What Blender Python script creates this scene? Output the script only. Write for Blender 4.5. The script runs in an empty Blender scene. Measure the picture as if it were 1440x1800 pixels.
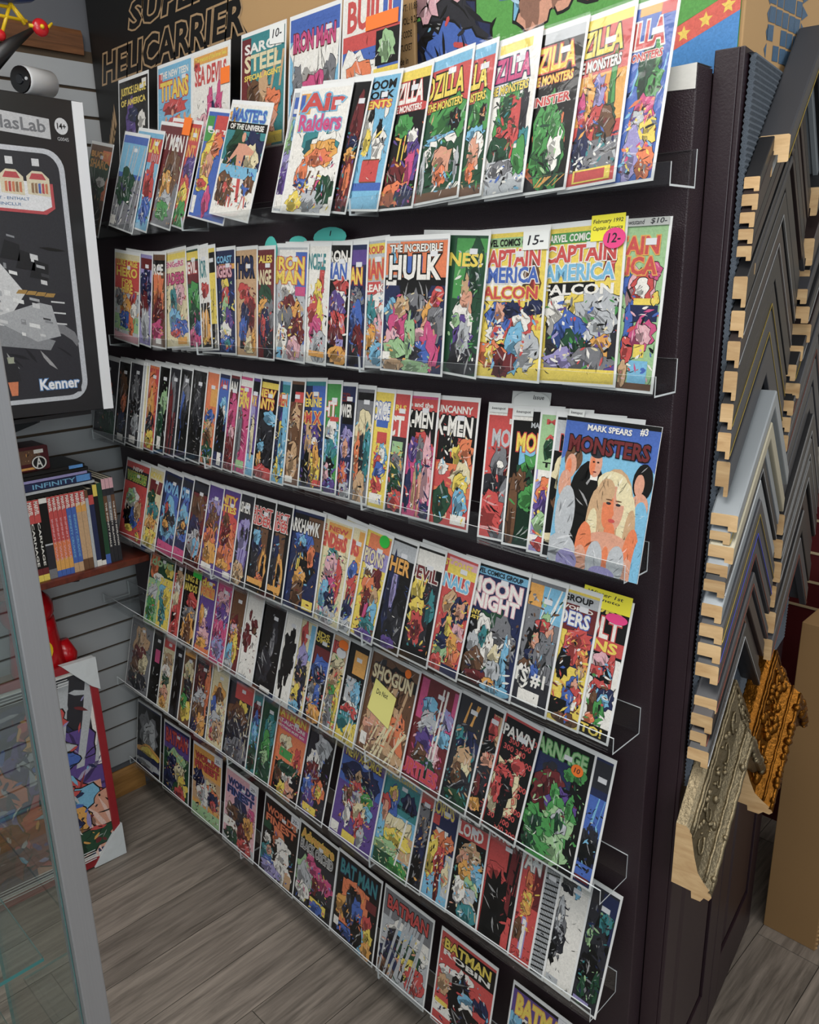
import bpy, bmesh, math, random
from mathutils import Vector, Matrix
D = bpy.data
SC = bpy.context.scene
COL = SC.collection
R = math.radians

# ------------------------------------------------------------------ camera
cam_d = D.cameras.new('camera'); cam_d.sensor_fit = 'HORIZONTAL'; cam_d.sensor_width = 36.0
cam_d.lens = 36.0 * 1426.16 / 1440.0
cam_d.clip_start = 0.02
cam = D.objects.new('camera', cam_d); COL.objects.link(cam)
def cam_matrix(pos, yaw, pitch, roll):
    cy, sy, cp, sp = math.cos(yaw), math.sin(yaw), math.cos(pitch), math.sin(pitch)
    f = Vector((sy*cp, cy*cp, -sp)); r = Vector((cy, -sy, 0)); u = r.cross(f)
    r2 = r*math.cos(roll) + u*math.sin(roll); u2 = u*math.cos(roll) - r*math.sin(roll)
    m = Matrix((r2, u2, -f)).transposed().to_4x4(); m.translation = Vector(pos)
    return m
cam.matrix_world = cam_matrix((2.0609, -1.2383, 1.9477), -0.7851, 0.2910, -0.0213)
SC.camera = cam

# ------------------------------------------------------------------ light
w = D.worlds.new('world'); SC.world = w; w.use_nodes = True
w.node_tree.nodes['Background'].inputs[0].default_value = (0.80, 0.88, 1.0, 1)
w.node_tree.nodes['Background'].inputs[1].default_value = 0.27
def area(name, loc, target, sx, sy, power, col=(1, 1, 1)):
    l = D.lights.new(name, 'AREA'); l.shape = 'RECTANGLE'; l.size = sx; l.size_y = sy; l.energy = power; l.color = col
    o = D.objects.new(name, l); COL.objects.link(o); o.location = loc
    o.rotation_euler = (Vector(target) - Vector(loc)).to_track_quat('-Z', 'Y').to_euler()
    return o
area('ceiling_and_fill_light', (1.9, -1.3, 3.35), (1.9, -1.3, 0), 1.2, 1.2, 42, (1.0, 0.98, 0.95))
area('ceiling_and_fill_light', (0.7, -2.6, 3.35), (0.7, -2.6, 0), 1.2, 1.2, 34, (1.0, 0.98, 0.95))
area('ceiling_and_fill_light', (3.3, 0.6, 3.35), (3.3, 0.6, 0), 1.2, 1.2, 34, (1.0, 0.98, 0.95))
area('ceiling_and_fill_light', (0.35, -0.95, 3.35), (0.35, -0.95, 0), 1.2, 0.6, 20, (1.0, 0.98, 0.95))  # fill lamp added to brighten the left and lower parts, not a shop fixture
area('shop_window_light', (4.6, -2.4, 2.3), (1.2, 0.0, 1.8), 2.6, 1.6, 70, (0.93, 0.97, 1.0))
vs = SC.view_settings
vs.view_transform = 'Standard'; vs.look = 'None'; vs.exposure = -0.05; vs.gamma = 1.0; vs.use_curve_mapping = False

# ------------------------------------------------------------------ materials
def lin(h):
    v = [int(h[i:i+2], 16)/255 for i in (0, 2, 4)]
    return tuple((c/12.92 if c <= 0.04045 else ((c+0.055)/1.055)**2.4) for c in v)
def rgba(h): return (*lin(h), 1.0)
MATS = {}
def P(name, col, rough=0.5, metal=0.0, bump=0.0, bscale=60.0, var=0.0, vscale=8.0, coat=0.0, stretch=None, spec=0.5):
    """procedural principled material: noise tint + noise bump"""
    if name in MATS: return MATS[name]
    m = D.materials.new(name); m.use_nodes = True; nt = m.node_tree; b = nt.nodes['Principled BSDF']
    c = rgba(col) if isinstance(col, str) else (*col, 1)
    b.inputs['Base Color'].default_value = c
    b.inputs['Roughness'].default_value = rough; b.inputs['Metallic'].default_value = metal
    b.inputs['Coat Weight'].default_value = coat; b.inputs['Specular IOR Level'].default_value = spec
    tc = nt.nodes.new('ShaderNodeTexCoord'); mp = nt.nodes.new('ShaderNodeMapping')
    nt.links.new(tc.outputs['Object'], mp.inputs[0])
    if stretch: mp.inputs['Scale'].default_value = stretch
    n = nt.nodes.new('ShaderNodeTexNoise'); n.inputs['Scale'].default_value = vscale; n.inputs['Detail'].default_value = 5
    nt.links.new(mp.outputs[0], n.inputs['Vector'])
    if var > 0:
        mx = nt.nodes.new('ShaderNodeMix'); mx.data_type = 'RGBA'
        mx.inputs[6].default_value = tuple(x*(1-var) for x in c[:3]) + (1,)
        mx.inputs[7].default_value = tuple(min(1, x*(1+var)) for x in c[:3]) + (1,)
        nt.links.new(n.outputs['Fac'], mx.inputs[0]); nt.links.new(mx.outputs[2], b.inputs['Base Color'])
    if bump > 0:
        n2 = nt.nodes.new('ShaderNodeTexNoise'); n2.inputs['Scale'].default_value = bscale; n2.inputs['Detail'].default_value = 4
        nt.links.new(mp.outputs[0], n2.inputs['Vector'])
        bp = nt.nodes.new('ShaderNodeBump'); bp.inputs['Strength'].default_value = bump; bp.inputs['Distance'].default_value = 0.004
        nt.links.new(n2.outputs['Fac'], bp.inputs['Height']); nt.links.new(bp.outputs[0], b.inputs['Normal'])
    MATS[name] = m
    return m
def wood(name, c1, c2, rough=0.5, scale=(1, 1, 1), bump=0.15, ns=5.0, random_tint=False):
    if name in MATS: return MATS[name]
    m = D.materials.new(name); m.use_nodes = True; nt = m.node_tree; b = nt.nodes['Principled BSDF']
    b.inputs['Roughness'].default_value = rough
    tc = nt.nodes.new('ShaderNodeTexCoord'); mp = nt.nodes.new('ShaderNodeMapping'); mp.inputs['Scale'].default_value = scale
    nt.links.new(tc.outputs['Object'], mp.inputs[0])
    vec = mp.outputs[0]
    if random_tint:
        oi = nt.nodes.new('ShaderNodeObjectInfo'); ad = nt.nodes.new('ShaderNodeVectorMath'); ad.operation = 'ADD'
        sc = nt.nodes.new('ShaderNodeVectorMath'); sc.operation = 'SCALE'; sc.inputs['Scale'].default_value = 37.0
        cb = nt.nodes.new('ShaderNodeCombineXYZ')
        for i in range(3): nt.links.new(oi.outputs['Random'], cb.inputs[i])
        nt.links.new(cb.outputs[0], sc.inputs[0]); nt.links.new(vec, ad.inputs[0]); nt.links.new(sc.outputs[0], ad.inputs[1]); vec = ad.outputs[0]
    n = nt.nodes.new('ShaderNodeTexNoise'); n.inputs['Scale'].default_value = ns; n.inputs['Detail'].default_value = 8; n.inputs['Roughness'].default_value = 0.65; n.inputs['Distortion'].default_value = 0.6
    nt.links.new(vec, n.inputs['Vector'])
    r = nt.nodes.new('ShaderNodeValToRGB'); r.color_ramp.elements[0].position = 0.30; r.color_ramp.elements[1].position = 0.72
    r.color_ramp.elements[0].color = rgba(c1); r.color_ramp.elements[1].color = rgba(c2)
    nt.links.new(n.outputs['Fac'], r.inputs[0])
    out = r.outputs[0]
    if random_tint:
        hs = nt.nodes.new('ShaderNodeHueSaturation'); mr = nt.nodes.new('ShaderNodeMapRange')
        mr.inputs['To Min'].default_value = 0.82; mr.inputs['To Max'].default_value = 1.12
        nt.links.new(oi.outputs['Random'], mr.inputs[0]); nt.links.new(mr.outputs[0], hs.inputs['Value']); nt.links.new(out, hs.inputs['Color']); out = hs.outputs[0]
    nt.links.new(out, b.inputs['Base Color'])
    bp = nt.nodes.new('ShaderNodeBump'); bp.inputs['Strength'].default_value = bump; bp.inputs['Distance'].default_value = 0.002
    nt.links.new(n.outputs['Fac'], bp.inputs['Height']); nt.links.new(bp.outputs[0], b.inputs['Normal'])
    MATS[name] = m
    return m
def clear(name, tint=(1, 1, 1), rough=0.06, bump=0.0, bscale=14.0, k=1.0, base=0.02):
    """clear plastic / glass sheet: see-through with fresnel gloss"""
    if name in MATS: return MATS[name]
    m = D.materials.new(name); m.use_nodes = True; nt = m.node_tree; nt.nodes.remove(nt.nodes['Principled BSDF'])
    out = nt.nodes['Material Output']
    t = nt.nodes.new('ShaderNodeBsdfTransparent'); t.inputs[0].default_value = (*tint, 1)
    g = nt.nodes.new('ShaderNodeBsdfGlossy'); g.inputs['Roughness'].default_value = rough
    lw = nt.nodes.new('ShaderNodeLayerWeight'); lw.inputs['Blend'].default_value = 0.5
    fr = nt.nodes.new('ShaderNodeMath'); fr.operation = 'POWER'; fr.inputs[1].default_value = 3.5; nt.links.new(lw.outputs['Facing'], fr.inputs[0])
    ma = nt.nodes.new('ShaderNodeMath'); ma.operation = 'MULTIPLY_ADD'; ma.inputs[1].default_value = k; ma.inputs[2].default_value = base
    nt.links.new(fr.outputs[0], ma.inputs[0])
    mx = nt.nodes.new('ShaderNodeMixShader'); nt.links.new(ma.outputs[0], mx.inputs[0]); nt.links.new(t.outputs[0], mx.inputs[1]); nt.links.new(g.outputs[0], mx.inputs[2])
    nt.links.new(mx.outputs[0], out.inputs[0])
    if bump:
        tc = nt.nodes.new('ShaderNodeTexCoord'); oi = nt.nodes.new('ShaderNodeObjectInfo')
        n = nt.nodes.new('ShaderNodeTexNoise'); n.noise_dimensions = '4D'; n.inputs['Scale'].default_value = bscale; n.inputs['Detail'].default_value = 3; n.inputs['Distortion'].default_value = 1.5
        mu = nt.nodes.new('ShaderNodeMath'); mu.operation = 'MULTIPLY'; mu.inputs[1].default_value = 50
        nt.links.new(oi.outputs['Random'], mu.inputs[0]); nt.links.new(mu.outputs[0], n.inputs['W']); nt.links.new(tc.outputs['Object'], n.inputs['Vector'])
        bp = nt.nodes.new('ShaderNodeBump'); bp.inputs['Strength'].default_value = bump; bp.inputs['Distance'].default_value = 0.01
        nt.links.new(n.outputs['Fac'], bp.inputs['Height'])
        nt.links.new(bp.outputs[0], g.inputs['Normal']); nt.links.new(bp.outputs[0], lw.inputs['Normal'])
    MATS[name] = m
    return m
def printed(name='printed_ink', rough=0.42):
    """flat print: colour comes from the coloured shapes of the mesh, broken by fine ink grain"""
    if name in MATS: return MATS[name]
    m = D.materials.new(name); m.use_nodes = True; nt = m.node_tree; b = nt.nodes['Principled BSDF']
    b.inputs['Roughness'].default_value = rough; b.inputs['Specular IOR Level'].default_value = 0.35
    at = nt.nodes.new('ShaderNodeAttribute'); at.attribute_name = 'Col'
    tc = nt.nodes.new('ShaderNodeTexCoord')
    n = nt.nodes.new('ShaderNodeTexNoise'); n.inputs['Scale'].default_value = 190; n.inputs['Detail'].default_value = 3; n.inputs['Distortion'].default_value = 1.2
    nt.links.new(tc.outputs['Object'], n.inputs['Vector'])
    mr = nt.nodes.new('ShaderNodeMapRange'); mr.inputs['From Min'].default_value = 0.3; mr.inputs['From Max'].default_value = 0.7
    mr.inputs['To Min'].default_value = 0.76; mr.inputs['To Max'].default_value = 0.98
    nt.links.new(n.outputs['Fac'], mr.inputs[0])
    hs = nt.nodes.new('ShaderNodeHueSaturation'); hs.inputs['Saturation'].default_value = 0.88; nt.links.new(at.outputs['Color'], hs.inputs['Color']); nt.links.new(mr.outputs[0], hs.inputs['Value'])
    nt.links.new(hs.outputs[0], b.inputs['Base Color'])
    MATS[name] = m
    return m

# ------------------------------------------------------------------ mesh helpers
class MB:
    def __init__(s): s.v = []; s.f = []; s.m = []; s.c = []
    def poly(s, pts, mi=0, col=None):
        b = len(s.v); s.v += [tuple(q) for q in pts]; s.f.append(tuple(range(b, b+len(pts)))); s.m.append(mi); s.c.append(col)
    def faces(s, verts, faces, mi=0, col=None):
        b = len(s.v); s.v += [tuple(q) for q in verts]
        for f in faces: s.f.append(tuple(b+i for i in f)); s.m.append(mi); s.c.append(col)
    def box(s, x0, y0, z0, x1, y1, z1, mi=0):
        v = [(x0,y0,z0),(x1,y0,z0),(x1,y1,z0),(x0,y1,z0),(x0,y0,z1),(x1,y0,z1),(x1,y1,z1),(x0,y1,z1)]
        s.faces(v, [(3,2,1,0),(4,5,6,7),(0,1,5,4),(1,2,6,5),(2,3,7,6),(3,0,4,7)], mi)
    def prism(s, pts, fn0, fn1, mi=0, cap=None):
        """pts: 2-D outline; fn0/fn1 map it to 3-D at both ends"""
        n = len(pts); a = [fn0(*q) for q in pts]; b = [fn1(*q) for q in pts]
        s.faces(a+b, [(i, (i+1) % n, n+(i+1) % n, n+i) for i in range(n)], mi)
        c = mi if cap is None else cap
        s.poly(list(reversed(a)), c); s.poly(b, c)
    def tube(s, pts, r, n=8, mi=0):
        pts = [Vector(q) for q in pts]; rs = r if isinstance(r, (list, tuple)) else [r]*len(pts)
        base = len(s.v); up = Vector((0, 0, 1))
        for i, q in enumerate(pts):
            t = (pts[min(i+1, len(pts)-1)] - pts[max(i-1, 0)]).normalized()
            a = t.cross(up if abs(t.dot(up)) < 0.95 else Vector((1, 0, 0))).normalized(); b2 = t.cross(a)
            for k in range(n):
                an = 2*math.pi*k/n; s.v.append(tuple(q + rs[i]*(a*math.cos(an) + b2*math.sin(an))))
        for i in range(len(pts)-1):
            for k in range(n):
                s.f.append((base+i*n+k, base+i*n+(k+1) % n, base+(i+1)*n+(k+1) % n, base+(i+1)*n+k)); s.m.append(mi); s.c.append(None)
        s.f.append(tuple(base+k for k in range(n))[::-1]); s.m.append(mi); s.c.append(None)
        e = base+(len(pts)-1)*n; s.f.append(tuple(e+k for k in range(n))); s.m.append(mi); s.c.append(None)
    def ball(s, c, rx, ry, rz, n=12, mi=0):
        b = len(s.v); k = n//2
        for i in range(k+1):
            th = math.pi*i/k
            for j in range(n):
                ph = 2*math.pi*j/n
                s.v.append((c[0]+rx*math.sin(th)*math.cos(ph), c[1]+ry*math.sin(th)*math.sin(ph), c[2]+rz*math.cos(th)))
        for i in range(k):
            for j in range(n):
                s.f.append((b+i*n+j, b+(i+1)*n+j, b+(i+1)*n+(j+1) % n, b+i*n+(j+1) % n)); s.m.append(mi); s.c.append(None)
    def build(s, name, mats, parent=None, smooth=False, bevel=0.0):
        me = D.meshes.new(name); me.from_pydata(s.v, [], s.f)
        mats = mats if isinstance(mats, (list, tuple)) else [mats]
        for m in mats: me.materials.append(m)
        me.polygons.foreach_set('material_index', s.m)
        if any(c is not None for c in s.c):
            a = me.color_attributes.new('Col', 'FLOAT_COLOR', 'CORNER'); buf = []
            for f, c in zip(s.f, s.c):
                cc = c if c is not None else (0.5, 0.5, 0.5, 1)
                for _ in f: buf += cc
            a.data.foreach_set('color', buf)
        if smooth: me.polygons.foreach_set('use_smooth', [True]*len(s.f))
        me.update()
        return put(name, me, parent, bevel)
def put(name, me, parent=None, bevel=0.0):
    o = D.objects.new(name, me); COL.objects.link(o)
    if parent: o.parent = parent
    if bevel:
        b = o.modifiers.new('bevel', 'BEVEL'); b.width = bevel; b.segments = 2; b.limit_method = 'ANGLE'
    return o
def empty(name, loc=(0, 0, 0), rot=None):
    o = D.objects.new(name, None); COL.objects.link(o); o.location = loc; o.empty_display_size = 0.05
    if rot: o.rotation_euler = rot
    return o
def tag(o, label, cat, group=None, kind=None):
    if label: o['label'] = label
    if cat: o['category'] = cat
    if group: o['group'] = group
    if kind: o['kind'] = kind
    return o
def struct(o): o['kind'] = 'structure'; return o
def boxobj(name, x0, y0, z0, x1, y1, z1, mat, parent=None, bevel=0.0):
    b = MB(); b.box(x0, y0, z0, x1, y1, z1); return b.build(name, mat, parent, bevel=bevel)

# lettering -----------------------------------------------------------------
_txt = {}
TMP = D.scenes.new('lettering_workbench')
def text_mesh(s, off=0.0, shear=0.0):
    key = (s, off, shear)
    if key not in _txt:
        c = D.curves.new('t', 'FONT'); c.body = s; c.size = 1.0; c.offset = off; c.resolution_u = 2; c.shear = shear
        o = D.objects.new('t', c); TMP.collection.objects.link(o)
        with bpy.context.temp_override(scene=TMP, view_layer=TMP.view_layers[0]): dg = bpy.context.evaluated_depsgraph_get()
        me = D.meshes.new_from_object(o.evaluated_get(dg))
        _txt[key] = ([(v.co.x, v.co.y) for v in me.vertices], [tuple(p.vertices) for p in me.polygons])
        D.objects.remove(o); D.curves.remove(c); D.meshes.remove(me)
    return _txt[key]
def add_text(mb, s, u0, v0, u1, v1, fn, col, outline=None, bold=0.018, z=0.0, keep=False, mi=0, shear=0.0):
    """write s into the box (u0..u1, v0..v1); fn(u, v, h) gives the 3-D point"""
    vs_, fs_ = text_mesh(s, bold, shear)
    if not vs_: return
    x0 = min(v[0] for v in vs_); x1 = max(v[0] for v in vs_); y0 = min(v[1] for v in vs_); y1 = max(v[1] for v in vs_)
    sx = (u1-u0)/max(1e-6, x1-x0); sy = (v1-v0)/max(1e-6, y1-y0)
    for (o, c, dz) in (((bold+0.05), outline, 0.0), (bold, col, 0.00006)):
        if c is None: continue
        V, F = text_mesh(s, o, shear)
        mb.faces([fn(u0+(a-x0)*sx, v0+(b-y0)*sy, z+dz) for a, b in V], F, mi, c)

# print colours ---------------------------------------------------------------
PAL = dict(k='12110f', K='2c2c32', g='77787c', s='b4b8bb', w='e6e3da', r='c4281f', R='6b1519', o='dd6a1c', O='dd9a20', y='e4c92e', Y='ddd0a2',
           n='3c9440', N='1d4a30', l='96bf86', t='2a8488', c='68b0d2', b='2558b0', B='1b2650', p='56398a', v='938ac0', P='c62a72', e='dba4ac', m='6a4629', M='c49c6e', f='d49272')
PALC = {k: rgba(v) for k, v in PAL.items()}

def jag(rnd, cx, cy, rx, ry, n, j):
    out = []
    for i in range(n):
        a = 2*math.pi*i/n; k = 1 + rnd.uniform(-j, j); out.append((cx+rx*k*math.cos(a), cy+ry*k*math.sin(a)))
    return out
def clip(pts):
    for ax in (0, 1):
        for lim, sg in ((0.0, 1), (1.0, -1)):
            res = []
            for i in range(len(pts)):
                a, b = pts[i], pts[(i+1) % len(pts)]
                ia = sg*(a[ax]-lim) >= 0; ib = sg*(b[ax]-lim) >= 0
                if ia: res.append(a)
                if ia != ib:
                    t = (lim-a[ax])/(b[ax]-a[ax]); q = [a[0]+(b[0]-a[0])*t, a[1]+(b[1]-a[1])*t]; q[ax] = lim; res.append(tuple(q))
            pts = res
            if len(pts) < 3: return []
    return pts

def draw(mb, spec, fn, asp, seed, u_off=0.0, u_sc=1.0, step=2.4e-5, z0=1e-4, ink=26, dens=1.0, dsz=1.0):
    """abstract cover art out of flat coloured shapes; asp = height/width of the printed field"""
    rnd = random.Random(seed); z = z0; cols = []
    va = u_sc                                   # visible share of the width
    def P2(pts, c, zz):
        q = clip([(u_off+u_sc*a, b) for a, b in pts])
        if q: mb.poly([fn(a, b, zz) for a, b in q], 0, PALC[c])
    def P3(pts, c, zz):
        q = clip([(u_off+u_sc*a, b) for a, b in pts])
        if q: mb.poly([fn(a, b, zz) for a, b in q], 0, c)
    for sh in spec.split(';'):
        t = sh.split()
        if not t: continue
        k = t[0]; q = [float(x)/100 for x in t[1:5]] if k != 'f' else [float(x)/100 for x in t[1:4]]
        z += step
        if k in 'oei':
            cols += [t[5]]; c = PALC[t[5]]; sm = k != 'o'
            base = jag(rnd, 0, 0, 1, 1, 18, 0.02) if sm else jag(rnd, 0, 0, 1, 1, 21, 0.26)
            def ring(s, dx=0.0, dy=0.0, ex=0.0, bs=None): return [(q[0]+dx*q[2]+a*(q[2]*s+ex/va), q[1]+dy*q[3]+b*(q[3]*s+ex/asp)) for a, b in (bs or base)]
            if not sm and t[5] not in 'kK': P3(ring(1.0, ex=0.007), PALC['k'], z-6e-6)
            P3(ring(1.0), c, z)
            dk = tuple(x*0.42 for x in c[:3])+(1,); lt = tuple(x+(1-x)*0.30 for x in c[:3])+(1,)
            if not sm and q[2]*q[3]*va > 0.003:
                P3(ring(0.55, -0.30, -0.30, bs=jag(rnd, 0, 0, 1, 1, 13, 0.45)), dk, z+5e-6)
            th = rnd.uniform(0.3, 2.8); ns = int(3 + 44*math.sqrt(max(0.0, q[2]*q[3]*va))) if q[2]*q[3]*va > 0.0006 and k != 'i' else 0
            for _ in range(ns):                                  # folds and hatching
                r_, an_ = math.sqrt(rnd.random())*0.8, rnd.uniform(0, 2*math.pi)
                px, py = q[0]+q[2]*r_*math.cos(an_), q[1]+q[3]*r_*math.sin(an_); a_ = th + rnd.uniform(-0.5, 0.5)
                L_ = rnd.uniform(0.25, 0.7)*min(q[2]*va, q[3]*asp); w_ = min(0.012, L_*rnd.uniform(0.06, 0.16)); cc = dk if rnd.random() < 0.55 else (lt if rnd.random() < 0.75 else PALC['k'])
                if sm and cc == PALC['k']: cc = dk
                ca, sa_ = math.cos(a_), math.sin(a_); bd = rnd.uniform(-0.25, 0.25)*L_
                loc_ = [(-L_, 0), (-0.3*L_, w_+bd*0.6), (0.4*L_, w_*0.8+bd*0.6), (L_, 0), (0.3*L_, -w_+bd*0.6), (-0.4*L_, -w_+bd*0.6)]
                P3([(px+(a*ca-b*sa_)/va, py+(a*sa_+b*ca)/asp) for a, b in loc_], cc, z+9e-6)
        elif k == 'r':
            P2([(q[0], q[1]), (q[2], q[1]), (q[2], q[3]), (q[0], q[3])], t[5], z)
        elif k == 'z':                           # slanted streaks
            for i in range(int(t[5])):
                a = rnd.uniform(q[0], q[2]); b = a + (q[2]-q[0])*rnd.uniform(0.1, 0.35); wd = 0.02 + 0.03*rnd.random()
                P2([(a, q[1]), (a+wd, q[1]), (b+wd*1.6, q[3]), (b+wd*0.4, q[3])], t[6], z + i*2e-6)
        elif k == 'f':                           # plain standing figure
            c1, c2 = t[4][0], t[4][1]; x, y, h = q; wd = h*asp*0.22/max(va, 0.3)
            for sg in (-1, 1):
                lx = x + sg*wd*rnd.uniform(0.5, 1.2); P2([(x+sg*wd*0.05, y+h*0.5), (lx-wd*0.12, y), (lx+wd*0.22, y), (x+sg*wd*0.5, y+h*0.5)], c2, z)
                ax = x + sg*wd*rnd.uniform(1.0, 1.7); ay = y+h*rnd.uniform(0.42, 0.98); P2([(x+sg*wd*0.4, y+h*0.84), (x+sg*wd*0.45, y+h*0.68), (ax, ay), (ax+wd*0.2, ay+h*0.06)], c1, z+1e-6)
            P2([(x-wd*0.55, y+h*0.84), (x-wd*0.32, y+h*0.48), (x+wd*0.32, y+h*0.48), (x+wd*0.55, y+h*0.84)], c1, z+2e-6)
            P2(jag(rnd, x, y+h*0.93, wd*0.24, h*0.075, 9, 0.05), 'f', z+3e-6)
        elif k == 'd':                           # crowded small shapes
            n = int(int(t[5])*1.0*dens); pal = t[6]; cols += list(pal)
            for i in range(n):
                cx = rnd.uniform(q[0], q[2]); cy = rnd.uniform(q[1], q[3]); s = rnd.uniform(0.006, 0.024)*dsz
                a = rnd.uniform(0, math.pi); el = rnd.uniform(1.0, 3.2); pts = []
                m = rnd.choice((4, 5, 6, 7))
                for j in range(m):
                    an = 2*math.pi*j/m; px = s*el*math.cos(an)*rnd.uniform(0.7, 1.2); py = s*0.8*math.sin(an)*rnd.uniform(0.6, 1.2)
                    pts.append((cx + (px*math.cos(a)-py*math.sin(a))/va, cy + (px*math.sin(a)+py*math.cos(a))/asp))
                P2(pts, rnd.choice(pal), z + i*1.5e-6)
            z += n*1.5e-6
        elif k == 'n':                           # repeated 300s
            for i in range(13):
                for j in range(3):
                    v0 = 0.03 + i*0.068; a0 = (j*0.36 + (i % 3)*0.12) % 1.02 - 0.03
                    if a0 + 0.30 <= 1.0 and a0 > 0: add_text(mb, '300', u_off+u_sc*a0, v0, u_off+u_sc*(a0+0.30), v0+0.05, fn, PALC['r'], bold=0.02, z=z)
        elif k == 'h':
            for i in range(9):
                a = i/9 + 0.02; P2([(a, 0), (a+0.035, 0), (a+0.035, 1), (a, 1)], t[5], z)
            for i in range(22):
                a = i/22; P2([(0, a), (1, a+0.02), (1, a+0.033), (0, a+0.013)], t[5], z+2e-6)
    # pen strokes over the picture
    n_ink = int(ink*(0.35+0.65*va)) if len(cols) > 3 else 3
    for i in range(n_ink):
        x = rnd.random(); y = rnd.uniform(0.03, 0.62); L = rnd.uniform(0.03, 0.11); a = rnd.uniform(0, 2*math.pi); wd = rnd.uniform(0.002, 0.006)
        c = 'k' if rnd.random() < 0.85 else 'w'; cv = rnd.uniform(-0.6, 0.6); l = []; r_ = []
        for j in range(4):
            t_ = j/3; an = a + cv*t_; px = x + L*t_*math.cos(an)/va; py = y + L*t_*math.sin(an)/asp; ww = wd*math.sin(math.pi*min(0.97, t_+0.03))
            l.append((px - ww*math.sin(an)/va, py + ww*math.cos(an)/asp)); r_.append((px + ww*math.sin(an)/va, py - ww*math.cos(an)/asp))
        P2(l + r_[::-1], c, z + 2e-5 + i*1.5e-6)
    return z + 1e-4

M_PRINT = printed()
M_CARD = P('backing_board_white', 'd9dad8', 0.55, var=0.05)
M_BAG = clear('bag_plastic', rough=0.12, bump=0.5, bscale=11, k=0.40, base=0.020)
M_ACR = clear('acrylic_clear', (0.965, 0.975, 0.975), rough=0.05, k=0.7, base=0.045)
M_ACRE = P('acrylic_cut_edge', 'c9cfd0', 0.25, var=0.05)
M_GLASS = clear('cabinet_glass', (0.93, 0.965, 0.955), rough=0.02, k=0.7, base=0.035)
M_GLASSE = P('glass_edge_teal', '3f7f80', 0.15, var=0.1)
M_STICK = P('price_sticker_paper', 'cdced0', 0.6, var=0.03)
M_WOODEND = wood('cut_pine', 'b08a5c', 'd9b98a', 0.7, (1, 1, 6), 0.1, 8, True)

# ================================================================== SETTING
WX = -0.68
fl = struct(boxobj('floor', -0.75, -2.2, -0.06, 4.2, 4.2, -0.004, P('subfloor_dark', '3a342d', 0.8, var=0.1)))
M_PLANK = wood('vinyl_plank', '554e47', '968b80', 0.42, (16, 1.1, 16), 0.12, 3.0, True)
rnd = random.Random(5); PWID = 0.178; PLEN = 1.22
pm = MB(); pm.box(0.0012, 0.0012, -0.004, PWID-0.0012, PLEN-0.0012, 0.0)
plank_me = None
for i in range(28):
    off = -2.2 - rnd.uniform(0, PLEN)
    for j in range(7):
        x = -0.75 + i*PWID; y = off + j*PLEN
        if y + PLEN < -2.1 or y > 4.2: continue
        if plank_me is None:
            o = pm.build('plank', M_PLANK, fl); plank_me = o.data
        else: o = put('plank', plank_me, fl)
        o.location = (x, y, 0)
# left wall : slatwall boards with open grooves
wl = struct(boxobj('wall_left', WX-0.08, -2.2, 0, WX-0.012, 2.6, 3.4, P('wall_grey_paint', '5c5e63', 0.7, var=0.06)))
M_SLAT = P('slatwall_grey', 'a3a6a8', 0.45, bump=0.05, bscale=200, var=0.05, vscale=3)
M_GROOVE = P('groove_brown', '4a3c2c', 0.8, var=0.2)
boxobj('groove_backing', WX-0.012, -2.2, 0.13, WX-0.008, 2.6, 2.63, M_GROOVE, wl)
sl = MB(); sl.box(-0.008, -2.2, 0.0, 0.0, 2.6, 0.0728)
slat_me = None
for k in range(30):
    z = 0.13 + 0.0823*k + 0.0055
    if slat_me is None: o = sl.build('slat', M_SLAT, wl); slat_me = o.data
    else: o = put('slat', slat_me, wl)
    o.location = (WX, 0, z)
bb = MB(); bb.prism([(0, 0), (0.014, 0), (0.014, 0.085), (0.006, 0.108), (0, 0.108)], lambda a, b: (WX-0.012+a+0.004, -2.2, b), lambda a, b: (WX-0.012+a+0.004, -0.02, b))
struct(bb.build('baseboard_left', wood('oak_trim', '7a5428', 'b8874a', 0.5, (6, 1, 14), 0.1, 4)))
tb = MB(); tb.prism([(0, 0), (0.016, 0.0), (0.020, 0.02), (0.020, 0.055), (0.012, 0.07), (0, 0.07)], lambda a, b: (WX-0.012+a, -2.2, 2.615+b), lambda a, b: (WX-0.012+a, 0.09, 2.615+b))
struct(tb.build('trim_1', wood('walnut_trim', '4a2c18', '7d5232', 0.5, (6, 1, 14), 0.1, 4)))
struct(boxobj('wall_back', -0.76, 2.6, 0, 4.2, 2.7, 3.4, P('cream_wall', 'd3cabb', 0.8, var=0.05)))
struct(boxobj('ceiling', -0.76, -3.6, 3.4, 5.2, 4.2, 3.46, P('ceiling_white', 'cfccc4', 0.9, var=0.04)))

# ================================================================== DISPLAY PANEL
BX0, BX1, BT, BZ = -0.575, 1.437, 0.05, 2.226
M_VINYL = P('aubergine_vinyl', '281b21', 0.42, bump=0.35, bscale=420, var=0.10, vscale=6)
M_AUB = P('aubergine_paint', '25171d', 0.38, bump=0.08, bscale=260, var=0.12, vscale=5)
dp = tag(boxobj('display_panel', BX0, 0.0, 0.03, BX1, BT, BZ, M_VINYL, bevel=0.002), 'tall dark aubergine panel carrying all the clear comic trays', 'display panel')
b = MB(); b.poly([(1.386, -0.0012, 2.196), (1.4365, -0.0012, 2.193), (1.4365, -0.0012, 2.2275), (1.388, -0.0012, 2.2275)]); b.poly([(1.386, BT, 2.2278), (1.388, -0.0012, 2.2275), (1.4365, -0.0012, 2.2275), (1.4365, BT, 2.2278)])
b.poly([(1.386, -0.0012, 2.196), (1.388, -0.0012, 2.2275), (1.386, BT, 2.2278)])
b.build('bare_patch', P('white_primer', 'cfcdc6', 0.7, bump=0.2, var=0.06), dp)
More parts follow.
